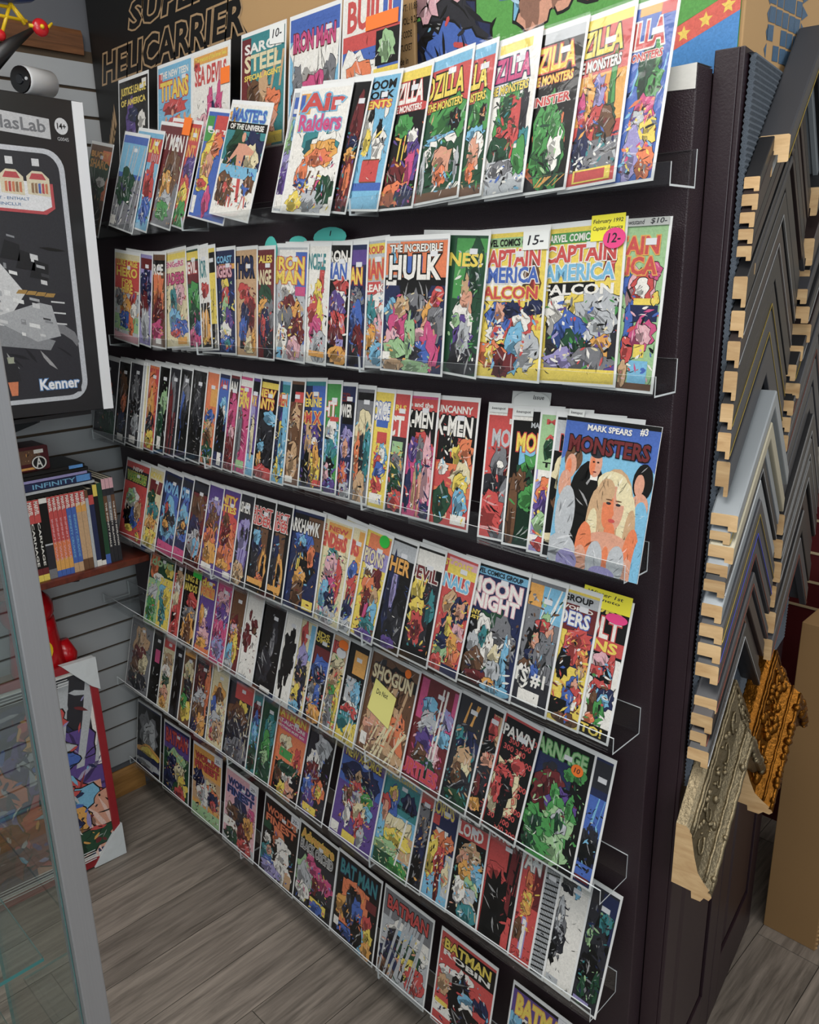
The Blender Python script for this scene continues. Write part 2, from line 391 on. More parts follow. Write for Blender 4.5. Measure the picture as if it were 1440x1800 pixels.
for zz in (0.02,):
    boxobj('foot_rail', BX0, 0.004, 0.0, BX1, BT-0.004, 0.03, M_AUB, dp)
tag(boxobj('storage_cabinet', -0.56, 0.062, 0.0, 1.30, 0.60, 2.228, P('cabinet_brown', '3a2c26', 0.6, var=0.1)), 'dark cabinet standing behind the comic panel', 'cabinet')

# ---------------------------------------------------------------- acrylic trays
ZR={0: [2.235, 2.235, 2.235, 2.235], 1: [2.0544, 2.0561, 2.0565, 2.0579], 2: [1.7424, 1.7412, 1.7407, 1.7493], 3: [1.4227, 1.4288, 1.4336, 1.4326], 4: [1.0943, 1.1027, 1.1052, 1.1104], 5: [0.8226, 0.8083, 0.7928, 0.7816], 6: [0.4967, 0.4869, 0.4819, 0.489], 7: [0.1444, 0.1281, 0.1107, 0.0921]}
YB={0: 0.03, 1: -0.07, 2: -0.06, 3: -0.07, 4: -0.085, 5: -0.09, 6: -0.09, 7: -0.075}
LE={0: 0.03, 1: 0.062, 2: 0.025, 3: 0.05, 4: 0.065, 5: 0.073, 6: 0.073, 7: 0.045}
NODES = [-0.6, 0.1, 0.75, 1.42]
def zrow(k, x):
    z = ZR[k]
    if x <= NODES[0]: return z[0]
    for i in range(3):
        if x <= NODES[i+1]:
            t = (x-NODES[i])/(NODES[i+1]-NODES[i]); return z[i]+(z[i+1]-z[i])*t
    return z[3]
ENDS = {1: (-0.57, 1.447), 2: (-0.41, 1.440), 3: (-0.60, 1.412), 4: (-0.52, 1.418), 5: (-0.645, 1.412), 6: (-0.625, 1.405), 7: (-0.645, 1.41)}
ROWN = ['uppermost', 'second', 'third', 'fourth', 'fifth', 'sixth', 'seventh', 'lowest']
def tray(k, xa, xb, where, lip=0.030, back=0.052):
    yf = YB[k] - 0.010; t = 0.003; za, zb = zrow(k, xa+0.001), zrow(k, xb-0.001); yk = -0.0005
    prof = [(yk, back), (yk-t, back), (yk-t, 0.0), (yf+t, 0.0), (yf+t, lip), (yf, lip), (yf, -t), (yk, -t)]
    m = MB(); n = len(prof)
    A = [(xa, y, za+z) for y, z in prof]; B = [(xb, y, zb+z) for y, z in prof]
    fs = [(i, (i+1) % n, n+(i+1) % n, n+i) for i in range(n)]
    for i, f in enumerate(fs): m.faces(A+B, [f], 1 if i in (0, 4) else 0)
    for Q, rev in ((A, True), (B, False)):
        for quad in ((0, 1, 2, 7), (2, 3, 6, 7), (3, 4, 5, 6)):
            q = [Q[i] for i in quad]; m.poly(q[::-1] if rev else q, 1)
    o = m.build('acrylic_tray', [M_ACR, M_ACRE])
    tag(o, f'clear acrylic comic tray, {where} section of the {ROWN[k]} comic row', 'tray', 'acrylic comic trays')
    for sx in (0.16, 0.84):
        c = MB(); x = xa+(xb-xa)*sx; z = za+(zb-za)*sx+0.036
        c.tube([(x, yk-t-0.0004, z), (x, yk-t-0.0022, z)], [0.0045, 0.003], 10)
        c.build('screw', P('screw_steel', '8a8c8e', 0.3, 1.0), o)
for k in range(1, 8):
    a, b_ = ENDS[k]
    tray(k, a, 0.0985, 'left'); tray(k, 0.1015, 0.7485, 'middle'); tray(k, 0.7515, b_, 'right')
m = MB(); m.box(-0.45, 0.004, 2.2285, 0.86, 0.056, 2.2315); m.box(-0.45, 0.004, 2.2315, 0.86, 0.007, 2.252)
tag(m.build('acrylic_tray', M_ACR), 'shallow clear tray on top of the panel under the uppermost comics', 'tray', 'acrylic comic trays')

# ================================================================== COMICS
COMICS = r'''
ROW 0
F|-0.415|0|black cover, yellow title, violet figure|k|JUSTICE LEAGUE/82-93/y~OF AMERICA/73-80/y|o 40 45 20 40 p;o 30 20 12 22 p;o 75 18 22 16 t;o 70 30 12 10 r;o 80 55 14 9 w;d 5 2 95 25 18 tnrOB;r 80 88 95 97 w;o 48 62 16 8 B
F|-0.185|0|cyan cover, yellow title over crowd|c|THE NEW TEEN/88-95/w~TITANS/66-85/y/r|r 0 55 100 98 c;o 50 58 36 8 r;f 25 4 46 br;f 45 6 50 rt;f 65 4 44 ro;f 82 2 48 Oy;f 12 2 40 Bt;d 5 2 95 40 30 rrBtOn;r 2 80 14 94 r
F|-0.005|0|white cover, red title, purple divers|w|The greatest of the Inner Seas/91-97/y~SEA DEVILS/70-88/r|r 4 90 96 98 O;z 20 5 60 60 5 s;o 50 40 10 24 P;o 72 44 11 22 P;o 62 32 12 18 B;o 25 30 22 12 e;o 80 25 14 22 s;d 30 10 95 60 20 PBscR;o 12 90 7 5 r;r 2 2 20 12 y
F|0.222|0|teal cover, cream title, orange figures|t|SARGE/84-93/w~STEEL/68-83/Y~SPECIAL AGENT/61-66/y|r 0 0 22 98 R;o 50 35 26 28 M;o 72 38 18 12 o;o 60 18 24 22 f;r 60 2 98 12 y;r 0 0 40 15 r;o 30 50 14 14 m;d 20 10 95 50 26 mMokw;z 60 50 95 80 2 M
F|0.415|0|sky blue cover, crimson armour shape|c|TONY STARK/92-96/b~IRON MAN/72-88/P/R|r 0 0 100 100 c;o 50 55 50 40 w;r 0 82 100 100 b;o 50 25 42 26 R;o 50 38 30 14 P;o 30 18 14 18 P;o 72 18 14 20 R;o 50 18 16 16 k;o 18 40 12 20 g;o 82 45 12 18 g;d 15 5 85 45 36 PRkrs
F|0.600|0|red title, orange rings, hooded face|b|BUILT/74-98/r/w|r 0 72 70 100 w;r 0 60 100 72 r;o 30 30 34 32 w;o 30 28 28 26 o;o 30 26 22 20 w;o 30 24 16 14 r;r 60 44 100 70 k;o 80 57 14 11 l;r 58 26 100 42 y;o 78 10 18 12 f;r 0 0 20 30 B;d 5 5 50 40 14 oBkm
ROW 1
R|-0.400|11.0|brown cover, gold title, orange edge|m|BUCKY/86-93/O~SHARC/74-84/O|r 60 40 100 95 o;o 40 60 60 26 N;o 50 20 50 30 k;o 70 60 20 6 w;d 0 5 90 60 30 NnkOmg;o 50 10 20 8 y
R|-0.187|11.0|blue-grey cover, crowded battle scene|b||r 0 60 100 92 c;r 0 0 100 55 g;z 0 0 100 90 7 s;o 40 45 34 18 N;d 0 4 100 60 90 gNskBwpm;r 0 2 20 12 w
R|-0.106|11.0|yellow title, blue and red figures|c|FLAK/80-94/y/r|r 0 70 100 95 r;r 0 45 100 70 c;z 0 10 100 80 5 s;o 50 45 40 24 r;o 50 20 40 14 b;d 0 3 100 60 40 brsNw
R|0.020|11.0|maroon cover, white title, yellow-green figure|R|MY MAN/76-92/w|r 0 0 100 45 g;o 50 52 40 30 m;o 40 40 26 16 O;o 50 26 30 10 s;o 45 15 30 10 n;d 0 3 100 66 46 OnlgkwM
R|0.083|11.0|red title, purple, yellow, green bands|r|THUN/84-96/y/o~ANT/68-80/O|o 60 55 50 18 p;o 50 40 40 10 r;o 40 30 46 12 y;o 50 10 50 14 n;d 0 4 100 60 24 pBynrk
L|0.089|11.0|blue cover, blonde face, yellow oval|b|MA/86-96/w/r~OF THE/80-84/w|r 0 72 20 96 n;r 24 78 100 97 r;o 22 55 16 24 y;o 26 48 12 18 f;o 20 32 18 7 y;o 18 32 13 4 r;o 40 70 14 10 o;r 2 3 12 20 w;d 5 40 30 66 14 yMro;o 40 15 10 14 P
G|0.384|10.8|white cover, blue title, muscular hero|w|MASTERS/85-96/b/c~OF THE UNIVERSE/78-83/w|r 0 76 100 84.5 k;r 0 50 100 77 t;o 76 58 26 20 B;o 78 52 18 14 Y;o 30 58 22 20 N;f 48 14 62 fr;r 2 35 98 46 c;o 82 30 14 8 m;o 22 24 20 14 m;f 25 8 26 rm;f 40 6 24 mr;f 78 10 22 br;r 0 0 100 8 w;r 1 2 15 11 w;d 5 10 95 55 70 fmrtbBYkO;o 15 90 14 6 O
L|0.451|7.0|pale cover, green creature, barcode foot|s||o 12 55 12 22 l;o 10 38 10 14 v;o 16 70 8 10 c;o 8 25 12 12 p;r 1 2 16 14 w;r 4 80 20 96 b;d 0 15 24 80 30 lvcpgw
G|0.680|5.2|white cover, red and blue title, orange aircraft|w|Air/82-97/r/c~Raiders/66-80/P/c|r 2 80 26 97 O;r 3 84 12 96 b;o 55 56 34 14 t;o 66 52 24 14 w;o 62 48 32 11 O;o 58 44 26 7 o;o 30 30 12 12 o;o 33 24 12 4 b;o 68 21 8 5 P;o 60 8 28 10 s;o 84 18 16 12 N;r 1 1 14 13 w;o 24 8 16 8 y;z 30 14 70 34 2 m;d 15 4 95 45 50 ogPBsycw;r 4 66 22 72 y
R|0.725|6.9|black and red cover, gold boots|k||r 0 62 100 96 k;o 50 70 40 22 R;o 50 52 44 8 B;o 50 44 46 6 O;o 50 20 50 24 R;o 60 26 24 12 o;d 0 3 100 66 40 RRopkrt
R|0.821|3.9|cyan cover, white costumed heroes on red block|c|DOOM/90-97/k~YORK/83-89/k~PRESENTS/76-82/y/r|r 0 0 100 98 c;r 0 72 100 99 c;o 20 60 18 20 w;o 24 52 12 10 y;o 66 50 24 14 w;o 60 61 9 7 k;o 24 72 10 7 k;r 22 20 80 38 m;r 20 21 80 37 r;r 0 0 100 20 b;r 0 0 100 14 c;d 5 40 90 66 20 wkyg;r 10 77 70 83 r;o 75 74 6 6 w
R|0.918|0.1|black cover, red-white title, yellow beams|k|GODZILLA/76-92/w/r~KING OF THE MONSTERS/70-75/w/r|r 0 93 100 100 y;o 55 74 50 5 r;z 20 16 70 54 3 y;o 38 60 26 8 n;o 80 36 20 18 p;o 75 28 14 14 P;o 30 22 30 14 R;o 40 10 50 9 o;o 70 8 26 8 B;d 0 2 100 60 50 nrpoOkPR;o 72 52 15 5 w
R|1.033|-3.6|red cover, yellow title, big green beast head|r|GODZILLA/72-90/y/k~KING OF THE MONSTERS/64-70/y/k|r 0 93 100 100 c;r 0 0 100 63 N;o 62 55 40 16 n;o 76 55 14 7 k;o 80 56 3 2 o;o 46 42 34 5 c;o 52 34 38 12 w;o 52 28 32 14 N;o 55 24 22 14 f;o 55 16 14 7 o;z 10 0 90 10 6 w;r 0 0 100 6 m;o 10 20 6 14 s;o 90 22 5 12 s;d 0 3 100 60 60 NnNkgcM
R|1.086|-3.4|red cover sliver, green beast, yellow title|r|GODZILLA/72-90/y/k~KING OF THE MONSTERS/64-70/y/k|r 0 93 100 100 c;r 0 0 100 63 N;o 62 55 50 16 n;o 72 55 16 7 k;o 76 56 4 3 o;o 46 42 40 5 c;o 52 30 34 14 w;o 42 26 28 14 f;o 42 16 22 7 o;r 0 0 100 6 m;d 0 3 100 60 40 NnNkgcM
R|1.176|-2.9|white cover, purple title, green and red beasts|w|GODZILLA/74-90/P/B~KING OF THE MONSTERS/66-72/y/B|r 0 93 84 99 y;o 42 46 30 24 n;o 34 56 16 10 N;o 60 46 16 18 r;o 30 36 24 8 r;o 34 24 34 14 N;o 82 48 10 22 K;r 0 0 100 22 s;o 35 16 32 6 g;o 88 30 12 12 t;d 0 0 100 20 50 cswgkb;d 5 24 75 66 60 nNNrRkt;o 84 22 16 12 n
R|1.261|-2.1|black cover, yellow-red title, green curled beast|k|GODZILLA/75-91/y/r~KING OF THE MONSTERS/67-73/y/r~STAR SINISTER/54-60/r/w|r 0 93 100 100 s;o 42 24 44 24 o;o 42 24 40 22 N;o 30 30 28 26 n;o 55 20 30 22 n;o 62 20 22 16 N;o 62 26 18 13 w;o 36 48 12 8 n;o 42 58 7 5 n;o 55 42 14 10 n;d 5 4 85 50 60 nNNlnk;z 8 2 90 8 6 O
R|1.351|-3.5|red cover, yellow title, green serpent and robot|r|GODZILLA/77-93/y/k~KING OF THE MONSTERS/68-75/w/k|r 0 94 100 100 y;r 0 66 100 94 r;r 0 36 100 66 O;o 74 56 7 24 n;o 70 40 18 8 N;o 34 46 26 16 r;o 30 34 22 14 r;o 46 56 14 9 v;o 22 54 14 14 O;o 10 48 8 8 P;o 66 34 20 10 m;r 0 8 100 26 g;o 18 22 16 14 B;d 0 8 100 30 70 gswkBt;d 10 30 70 60 40 rRObkR;r 10 1 92 9 y;r 14 2 80 8 r
R|1.415|-2.2|blue cover, red title, green claws, pink burst|b|GODZILLA/76-92/r/w~KING OF THE MONSTERS/69-74/r/w|r 0 95 60 100 O;r 60 93 100 100 r;r 0 10 100 93 b;z 0 50 100 70 5 c;o 50 58 28 12 n;o 66 72 10 10 n;o 40 62 18 18 N;o 70 54 20 8 n;o 50 40 30 10 P;o 36 30 26 12 s;o 70 28 26 10 y;o 34 14 30 16 v;o 75 10 24 10 o;d 5 4 95 46 80 PsypvcgkoR;d 25 50 85 66 24 NnNk
ROW 2
R|-0.242|5.7|red title block, cream figures in rubble|Y|LUKE CAGE/86-94/y~HERO/74-85/y~FOR/66-72/y~HIRE/56-66/y/r|r 0 60 100 93 r;r 0 0 100 56 s;r 0 12 100 30 l;o 45 40 26 14 O;o 46 24 24 10 b;o 76 52 14 10 r;o 20 50 16 10 g;o 70 20 10 18 o;o 80 38 12 9 w;d 0 5 100 58 90 OgsrkbMwn;r 0 0 100 8 e
R|-0.170|5.8|violet and grey battle cover|v||o 50 60 50 26 B;o 40 40 40 20 R;o 50 22 40 20 s;r 0 84 100 96 R;d 0 4 100 84 50 vBwRgks
R|-0.082|2.0|rust brown cover, white title|m|X-FORCE/78-90/w|r 0 82 100 94 k;o 50 58 40 24 o;o 50 34 40 20 R;o 40 18 40 12 P;r 30 3 70 9 w;d 0 10 100 76 50 omRMOk
R|0.050|-4.1|cream cover, pink title, tumbling figures|Y|AVENGERS/84-90/P/w~INVADERS/66-78/P/R|r 0 92 100 98 y;o 50 50 34 30 Y;o 40 50 16 14 t;o 70 56 20 12 e;o 40 30 24 12 c;o 60 18 40 10 b;o 40 14 20 4 r;r 50 2 92 10 O;d 5 10 100 62 60 etRMbkr
R|0.113|-4.1|dark green cover, white title|N|DEVIL/76-88/w/r|r 0 90 100 98 y;r 0 66 100 88 R;o 50 46 56 20 n;o 50 30 50 16 N;o 40 10 60 10 P;o 80 20 30 8 b;d 0 8 100 60 24 nNBPk
R|0.163|-5.1|white cover, teal title, black-gold foot|w|THOR/70-90/t|o 60 58 40 8 r;r 0 0 100 45 k;o 50 20 50 18 O;z 0 10 100 45 4 w;d 0 2 100 45 24 kOywm
R|0.193|-4.1|yellow cover with black slashes|y||r 0 76 100 96 k;z 0 30 100 60 4 k;r 0 0 100 25 k;z 0 0 100 25 4 w;d 0 0 100 50 24 kyww
R|0.272|-1.5|blue cover, yellow dancer, teal circle|B|WEST COAST/88-95/c~AVENGERS/74-86/e/R|r 0 82 100 87 O;o 40 66 24 8 y;o 40 55 24 10 r;o 40 40 20 18 l;o 60 30 24 14 p;o 40 20 36 10 w;o 50 10 40 8 b;o 50 9 20 4 t;d 0 4 100 70 60 ylprwbM
R|0.364|-0.8|tan cover, navy title, red figures|M|THOR/74-94/B/k|r 0 0 100 96 M;o 36 62 30 8 r;o 62 50 34 8 r;o 74 38 18 16 R;o 40 36 26 14 B;o 30 22 20 18 b;r 14 6 46 14 k;o 60 10 26 8 Y;o 84 14 10 12 O;d 10 10 90 66 44 rRBkmM
R|0.432|0.1|maroon cover, cream title, grey wings|R|TALES/88-95/y~DR STRANGE/68-82/Y|o 40 55 40 14 N;o 30 44 36 12 O;o 70 38 34 16 g;o 40 26 32 18 B;o 70 12 40 14 K;o 30 30 16 10 r;d 0 4 100 60 54 gNRkYrB
R|0.549|1.9|pale cover, yellow title, crowded red-gold fight|s|IRON/80-92/y/r~MAN/68-80/y/o|r 0 92 100 98 w;r 60 60 100 96 b;o 35 62 24 12 w;o 40 46 34 12 R;o 64 36 24 16 O;o 30 30 26 16 g;o 70 26 28 16 R;o 16 16 20 16 w;o 60 10 26 12 e;r 0 0 20 10 c;d 0 4 100 66 110 ORwgkyrb;r 62 58 98 66 P
R|0.625|2.3|cream cover, teal title, pink-red flying figure|w|THE INVINCIBLE/80-94/t|o 66 70 14 14 r;o 50 58 20 14 y;o 30 44 30 14 r;o 60 40 20 14 y;o 46 28 34 12 P;o 60 14 40 14 s;r 14 5 94 10 O;d 0 10 100 66 50 ryPewks
R|0.695|2.0|black cover, blue title, red machine|k|IRON/86-96/w/k~MAN/72-86/b/w|r 0 72 100 90 w;o 60 68 40 8 r;o 50 55 40 8 w;o 40 50 46 12 p;o 50 34 46 12 r;o 40 24 40 8 R;o 60 8 50 9 O;r 46 16 84 22 v;d 0 4 100 66 54 prRkOvw
R|0.754|0.2|dark cover, yellow title, blue-red legs|B|IRON MAN/68-82/y/r|r 0 84 100 96 p;o 50 56 40 10 g;o 50 40 36 14 b;o 60 20 34 16 R;o 40 10 40 10 K;d 0 4 100 66 44 bRkgrB
R|0.827|-2.2|pale cover, red title, icy swirl|s|MARVEL GROUP/90-96/r~IRON MAN/70-86/r/O~FREAK/60-66/w/r|r 0 90 100 98 y;r 0 58 70 68 r;o 60 44 40 16 w;o 30 40 20 16 t;o 60 26 34 16 e;o 26 20 24 14 O;o 60 10 40 10 c;d 0 4 100 56 90 wctOrgks
G|0.985|0.4|white title, blue giant, red and magenta gowns|s|THE INCREDIBLE/91-97/w/k~HULK/70-89/w/k|r 24 72 100 99 o;r 1 74 22 98 o;o 12 86 6 8 c;r 36 72 62 88 b;r 0 66 100 72 k;r 2 64 20 70 w;r 0 0 100 66 B;o 50 60 26 16 k;o 52 50 16 12 g;o 52 46 8 5 K;o 14 46 14 10 c;o 26 34 16 18 P;o 30 50 12 8 M;o 16 20 14 12 e;o 76 42 10 12 O;o 74 34 12 8 f;o 88 40 12 16 g;o 66 28 16 6 e;o 78 18 14 18 P;o 66 14 12 12 b;o 40 14 24 8 K;o 24 16 20 8 l;o 88 58 10 8 r;o 46 26 8 18 l;r 1 1 14 14 w;o 20 4 18 6 M;o 60 4 24 5 l;d 0 4 100 66 80 PBgksMOlreY
R|1.067|3.0|green giant over seated pale man|N|NES!/78-88/y|r 0 55 100 98 n;o 70 70 30 26 N;o 40 58 14 14 M;o 50 50 20 10 f;o 44 38 34 14 w;o 44 24 36 16 p;o 50 10 50 14 K;o 20 40 14 5 l;o 50 28 20 12 s;d 0 4 100 90 80 nNlgpksw
R|1.212|-0.6|yellow cover, red-blue title, leaping fighter|y|MARVEL COMICS GROUP/91-96/k~CAPTAIN/77-89/r/w~AMERICA/66-77/b/w~FALCON/55-64/r/y|r 0 90 100 97 l;r 0 97 100 100 y;r 0 54 72 78 w;o 80 70 14 12 m;o 82 66 6 10 r;o 30 42 22 12 b;o 30 46 10 7 f;o 26 32 18 5 w;z 12 28 40 36 5 r;o 68 40 20 12 r;o 66 40 14 8 w;o 50 48 14 6 B;o 86 50 14 6 B;o 60 22 16 18 c;o 20 16 24 10 o;o 18 16 12 6 y;o 80 20 18 14 s;o 40 10 20 10 R;d 0 4 100 56 90 brwoOBckY
R|1.364|-1.8|yellow cover, red-white-blue title, caped crowd|y|MARVEL COMICS GROUP/91-96/w~CAPTAIN/78-89/r/w~AMERICA/66-77/c/w~FALCON/57-64/w|r 0 90 70 97 n;r 0 56 66 65 k;o 84 78 8 12 r;o 84 84 4 4 m;r 0 9 100 56 K;o 22 44 24 14 w;o 40 50 18 8 y;o 70 44 30 16 s;o 34 32 26 14 b;o 42 22 20 12 N;o 80 26 14 10 O;o 78 38 16 8 s;r 0 9 100 14 p;o 30 14 28 8 v;o 66 14 30 9 g;r 0 1 100 9 y;d 0 10 100 56 120 wbngkvsYpr
R|1.431|0.0|lime cover, red title, pink bubbles, blue fighter|l|CAPTAIN/82-93/r/O~AMERICA/70-81/r/O|o 12 62 20 8 b;o 40 62 40 14 e;o 46 62 28 10 r;o 46 62 18 6 w;o 20 46 16 8 b;r 10 42 96 52 B;r 26 52 80 56 y;o 16 32 12 18 b;o 18 24 16 8 r;o 60 34 34 9 P;o 62 34 22 6 e;o 80 72 16 5 P;o 86 56 10 4 y;r 40 20 70 28 y;r 30 4 84 18 c;r 0 0 100 4 m;o 14 10 12 8 M;d 0 6 100 60 30 rPbewk
ROW 3
R|-0.471|3.0|dark cover, red-orange and grey warrior|K||o 40 60 40 18 o;o 50 40 50 18 g;o 70 20 40 16 N;d 0 4 100 90 60 okgRNs
R|-0.392|2.8|dark cover, tan figure, barcode|k||o 50 64 36 22 m;o 60 50 24 14 o;o 50 28 34 12 B;r 20 2 78 10 w;d 0 10 100 90 44 mokBK
R|-0.309|2.7|black and white sketch cover, barcode|K||o 50 60 34 26 g;o 40 40 30 16 k;o 60 26 30 14 s;r 20 2 76 11 w;d 0 10 100 90 50 gkswR
R|-0.291|2.6|thin white-edged copy beside sketch cover|s||r 0 0 100 100 s
R|-0.273|2.6|thin cream-edged copy beside orange cover|Y||r 0 0 100 100 Y
R|-0.209|2.5|orange-red flame cover|o||r 0 0 100 97 r;o 40 70 44 26 o;o 40 50 40 20 O;o 40 28 44 14 K;o 50 12 50 10 y;z 0 30 100 90 4 r;d 0 4 100 90 40 orOkN
R|-0.147|2.5|black cover, green-white mask, barcode|k||o 60 60 36 16 l;o 40 30 36 24 N;r 20 3 60 18 w;d 0 20 100 84 40 lNksg
R|-0.087|2.5|dark grey cover, red streak|K||o 40 70 34 26 g;o 20 40 22 40 R;z 0 0 60 50 2 r;d 0 10 100 80 16 Kkg
R|-0.023|2.5|black cover, blue arc, grey panels|K||r 0 0 100 98 k;o 50 76 44 20 g;o 40 55 26 22 b;o 50 50 20 18 K;z 0 4 60 30 1 b;d 0 10 100 80 16 Kkgb
R|0.054|2.5|black cover, pale ink scribble|k||o 50 60 30 30 K;d 10 10 100 95 40 kgKs
R|0.117|2.2|orange cover, blue and green heroes|o||r 10 60 98 96 o;r 40 64 98 84 O;o 50 52 40 8 b;o 50 38 34 10 M;o 40 26 36 12 m;o 50 12 50 12 N;d 0 4 100 60 44 bMmNnkO
R|0.171|2.0|dark blue cover, moonlit dark figure|B|MAN/84-94/r|r 0 50 100 96 b;o 60 60 40 16 c;o 60 58 22 10 w;o 40 48 30 22 k;r 40 2 80 16 w;r 0 16 100 40 k;d 0 10 100 60 20 kBbR
R|0.218|1.8|dark red masked cover|R|MAN/82-94/w|r 0 84 100 97 K;o 50 56 46 26 P;o 60 40 34 8 e;o 50 20 46 18 R;d 0 4 100 80 30 PRkr
R|0.277|1.5|crimson cover, yellow title lettering|P|SPIDER/76-88/y~MAN/68-80/y|r 0 90 100 97 w;o 50 44 50 36 P;o 20 40 20 40 g;r 20 5 90 13 l;d 0 10 100 70 24 RPe
R|0.313|1.3|purple cover, yellow title, blue foot|p|NEW X/72-82/y/r|r 0 84 100 97 k;o 40 50 34 30 v;r 0 0 100 22 c;o 50 40 20 22 Y;d 0 4 100 70 24 pvkY
R|0.393|0.8|black cover, yellow-red title, red wings at foot|k|NEW/82-90/y/r~MUTANTS/70-81/y/r|r 0 91 100 97 y;o 66 62 40 8 c;o 50 36 50 24 K;o 26 32 20 6 c;o 20 18 14 8 O;o 50 6 60 8 r;d 0 10 100 60 36 kKkcg
R|0.446|-0.4|pale blue cover, red title, yellow divers|c|X-MEN/76-88/r/y|r 0 88 100 97 t;o 20 60 30 40 B;o 60 60 30 10 p;o 50 46 24 16 y;o 30 26 40 16 B;o 50 14 40 12 y;o 70 44 30 34 c;d 0 4 100 66 54 Bycwk
R|0.508|-2.0|sepia cover, red block, barcode|m||r 0 80 100 97 k;r 40 80 100 90 r;o 50 60 34 18 M;o 40 40 40 16 m;o 50 20 40 18 M;r 6 2 60 8 w;d 0 10 100 80 54 mMRgYk
R|0.598|-4.3|teal cover, yellow title, blue horned beast, flames|t|MARVEL/84-90/O~WOLVERINE/76-84/y~DOOM X/60-72/r/y|r 0 0 100 96 B;r 40 60 100 96 b;o 46 50 36 14 p;o 60 44 14 4 w;o 30 40 14 24 M;o 70 18 24 18 y;o 70 30 14 12 O;r 60 2 98 8 r;o 24 16 20 18 k;z 30 2 90 20 5 m;d 0 4 100 60 70 pBbyOkM
R|0.650|-3.6|green cover, white title, caped swooping figure|n|KNIGHT/70-84/w/r|o 50 50 50 20 c;o 40 60 40 10 w;o 50 36 36 14 t;o 40 22 40 12 k;o 20 16 24 10 e;o 50 6 50 8 p;r 30 66 96 70 r;d 0 4 100 60 54 ctwknp
R|0.698|-2.9|purple-black cover, boxed title, red sphere|B|HUNTER/86-94/R~POWER/72-84/w/k|r 6 66 96 86 k;o 50 58 40 4 v;o 46 48 36 14 v;o 46 44 22 8 f;o 40 18 36 16 r;o 40 18 24 10 o;o 60 6 40 8 s;d 0 4 100 60 54 vpRksB
R|0.756|-2.1|grey-green misty cover, tall walking figure|g||r 0 90 100 97 k;r 0 70 100 89 g;o 50 60 54 20 Y;o 80 46 26 24 t;o 30 54 16 10 M;o 40 36 20 24 K;o 20 40 16 20 o;o 50 12 40 14 M;d 0 6 100 70 50 KgMtcYk
R|0.814|-1.2|yellow cover, pale title sign, blue-red swimmer|y|FORCE/76-92/w/b|r 6 72 80 92 w;r 10 70 80 76 b;r 20 56 80 66 r;o 62 46 28 10 c;o 62 46 18 7 w;o 36 38 20 8 r;o 50 30 34 10 b;o 40 20 30 7 r;r 6 3 84 12 w;d 6 4 96 56 40 byrycw
R|0.865|-1.7|red cover, white title, dark green scene|r|GIRLS/86-91/y~X-FACT/64-82/w|r 0 0 100 64 K;r 10 48 80 60 l;o 50 40 40 10 g;o 40 24 36 14 N;o 60 10 44 10 r;d 0 4 100 60 60 NkgytrO
R|0.948|-2.4|crimson-pink cover, man in grey shirt and green shorts|P|Wolverine and the/91-95/w~X-MEN/74-88/w/k|r 0 88 100 98 r;r 0 58 100 88 k;r 0 0 100 60 P;o 26 56 20 10 p;o 52 72 7 6 M;o 48 66 24 5 r;o 50 56 15 12 g;o 48 40 14 8 t;o 38 22 7 18 M;o 56 20 8 20 f;o 12 20 12 18 B;o 80 40 18 30 e;o 84 6 20 8 B;d 0 4 100 64 70 PepwrBR
R|1.055|-2.5|red and black cover, white title, pale explosion|r|THE UNCANNY/90-96/w~X-MEN/72-88/w/k|r 0 88 100 98 r;r 0 52 100 88 k;o 50 72 20 10 w;o 52 68 18 8 r;o 36 60 20 14 k;o 62 58 18 10 y;o 80 60 18 12 o;r 0 24 100 50 o;r 0 30 60 44 r;o 20 46 14 6 w;o 72 38 26 14 Y;o 72 34 18 8 y;o 24 18 24 16 N;o 76 20 20 12 c;r 54 2 96 10 w;d 10 4 100 80 90 rkwoyYcmN
L|1.070|-2.6|red cover, grey helmeted figure|r|MARK/88-92/w~MONSTERS/70-84/s/r|r 0 0 100 98 r;r 0 94 26 99 w;o 46 60 20 22 R;o 44 52 10 18 M;o 20 58 10 14 g;o 22 57 5 3 w;o 20 40 22 12 K;o 30 20 20 22 g;o 14 18 20 16 r;d 0 10 60 70 40 KgsrRM
L|1.134|-3.0|black cover, yellow title, green hooded cloak|k|MARK SPEARS/88-92/s~MONSTERS/70-84/y/r|r 0 93 26 98 w;z 0 86 100 94 3 c;r 12 52 40 74 c;r 10 0 100 60 N;o 34 58 16 12 n;o 36 52 8 8 k;o 36 22 30 30 N;o 36 36 18 10 n;o 14 48 12 8 m;o 8 20 6 30 m;d 6 4 60 60 40 NknNm
L|1.196|-2.0|narrow green-top cover, purple spotted figures|v|MONSTERS/93-97/r~ARE/88-92/r~AWESOME/82-86/r~TEEN SPOT/62-66/k|r 0 60 34 100 l;o 16 76 10 8 N;r 2 52 30 60 w;o 14 44 10 10 o;o 16 34 14 12 p;o 14 20 12 10 l;r 0 4 30 12 w;o 14 6 10 5 r;d 0 4 32 52 34 prObyky
L|1.230|-1.4|black cover, cream moon, behind purple figures|k|MONSTERS/76-88/k/r|r 0 0 100 98 s;r 0 0 100 76 k;o 30 60 30 14 Y;o 30 50 24 20 m;o 30 14 30 8 Y;d 4 4 60 60 20 kmKk
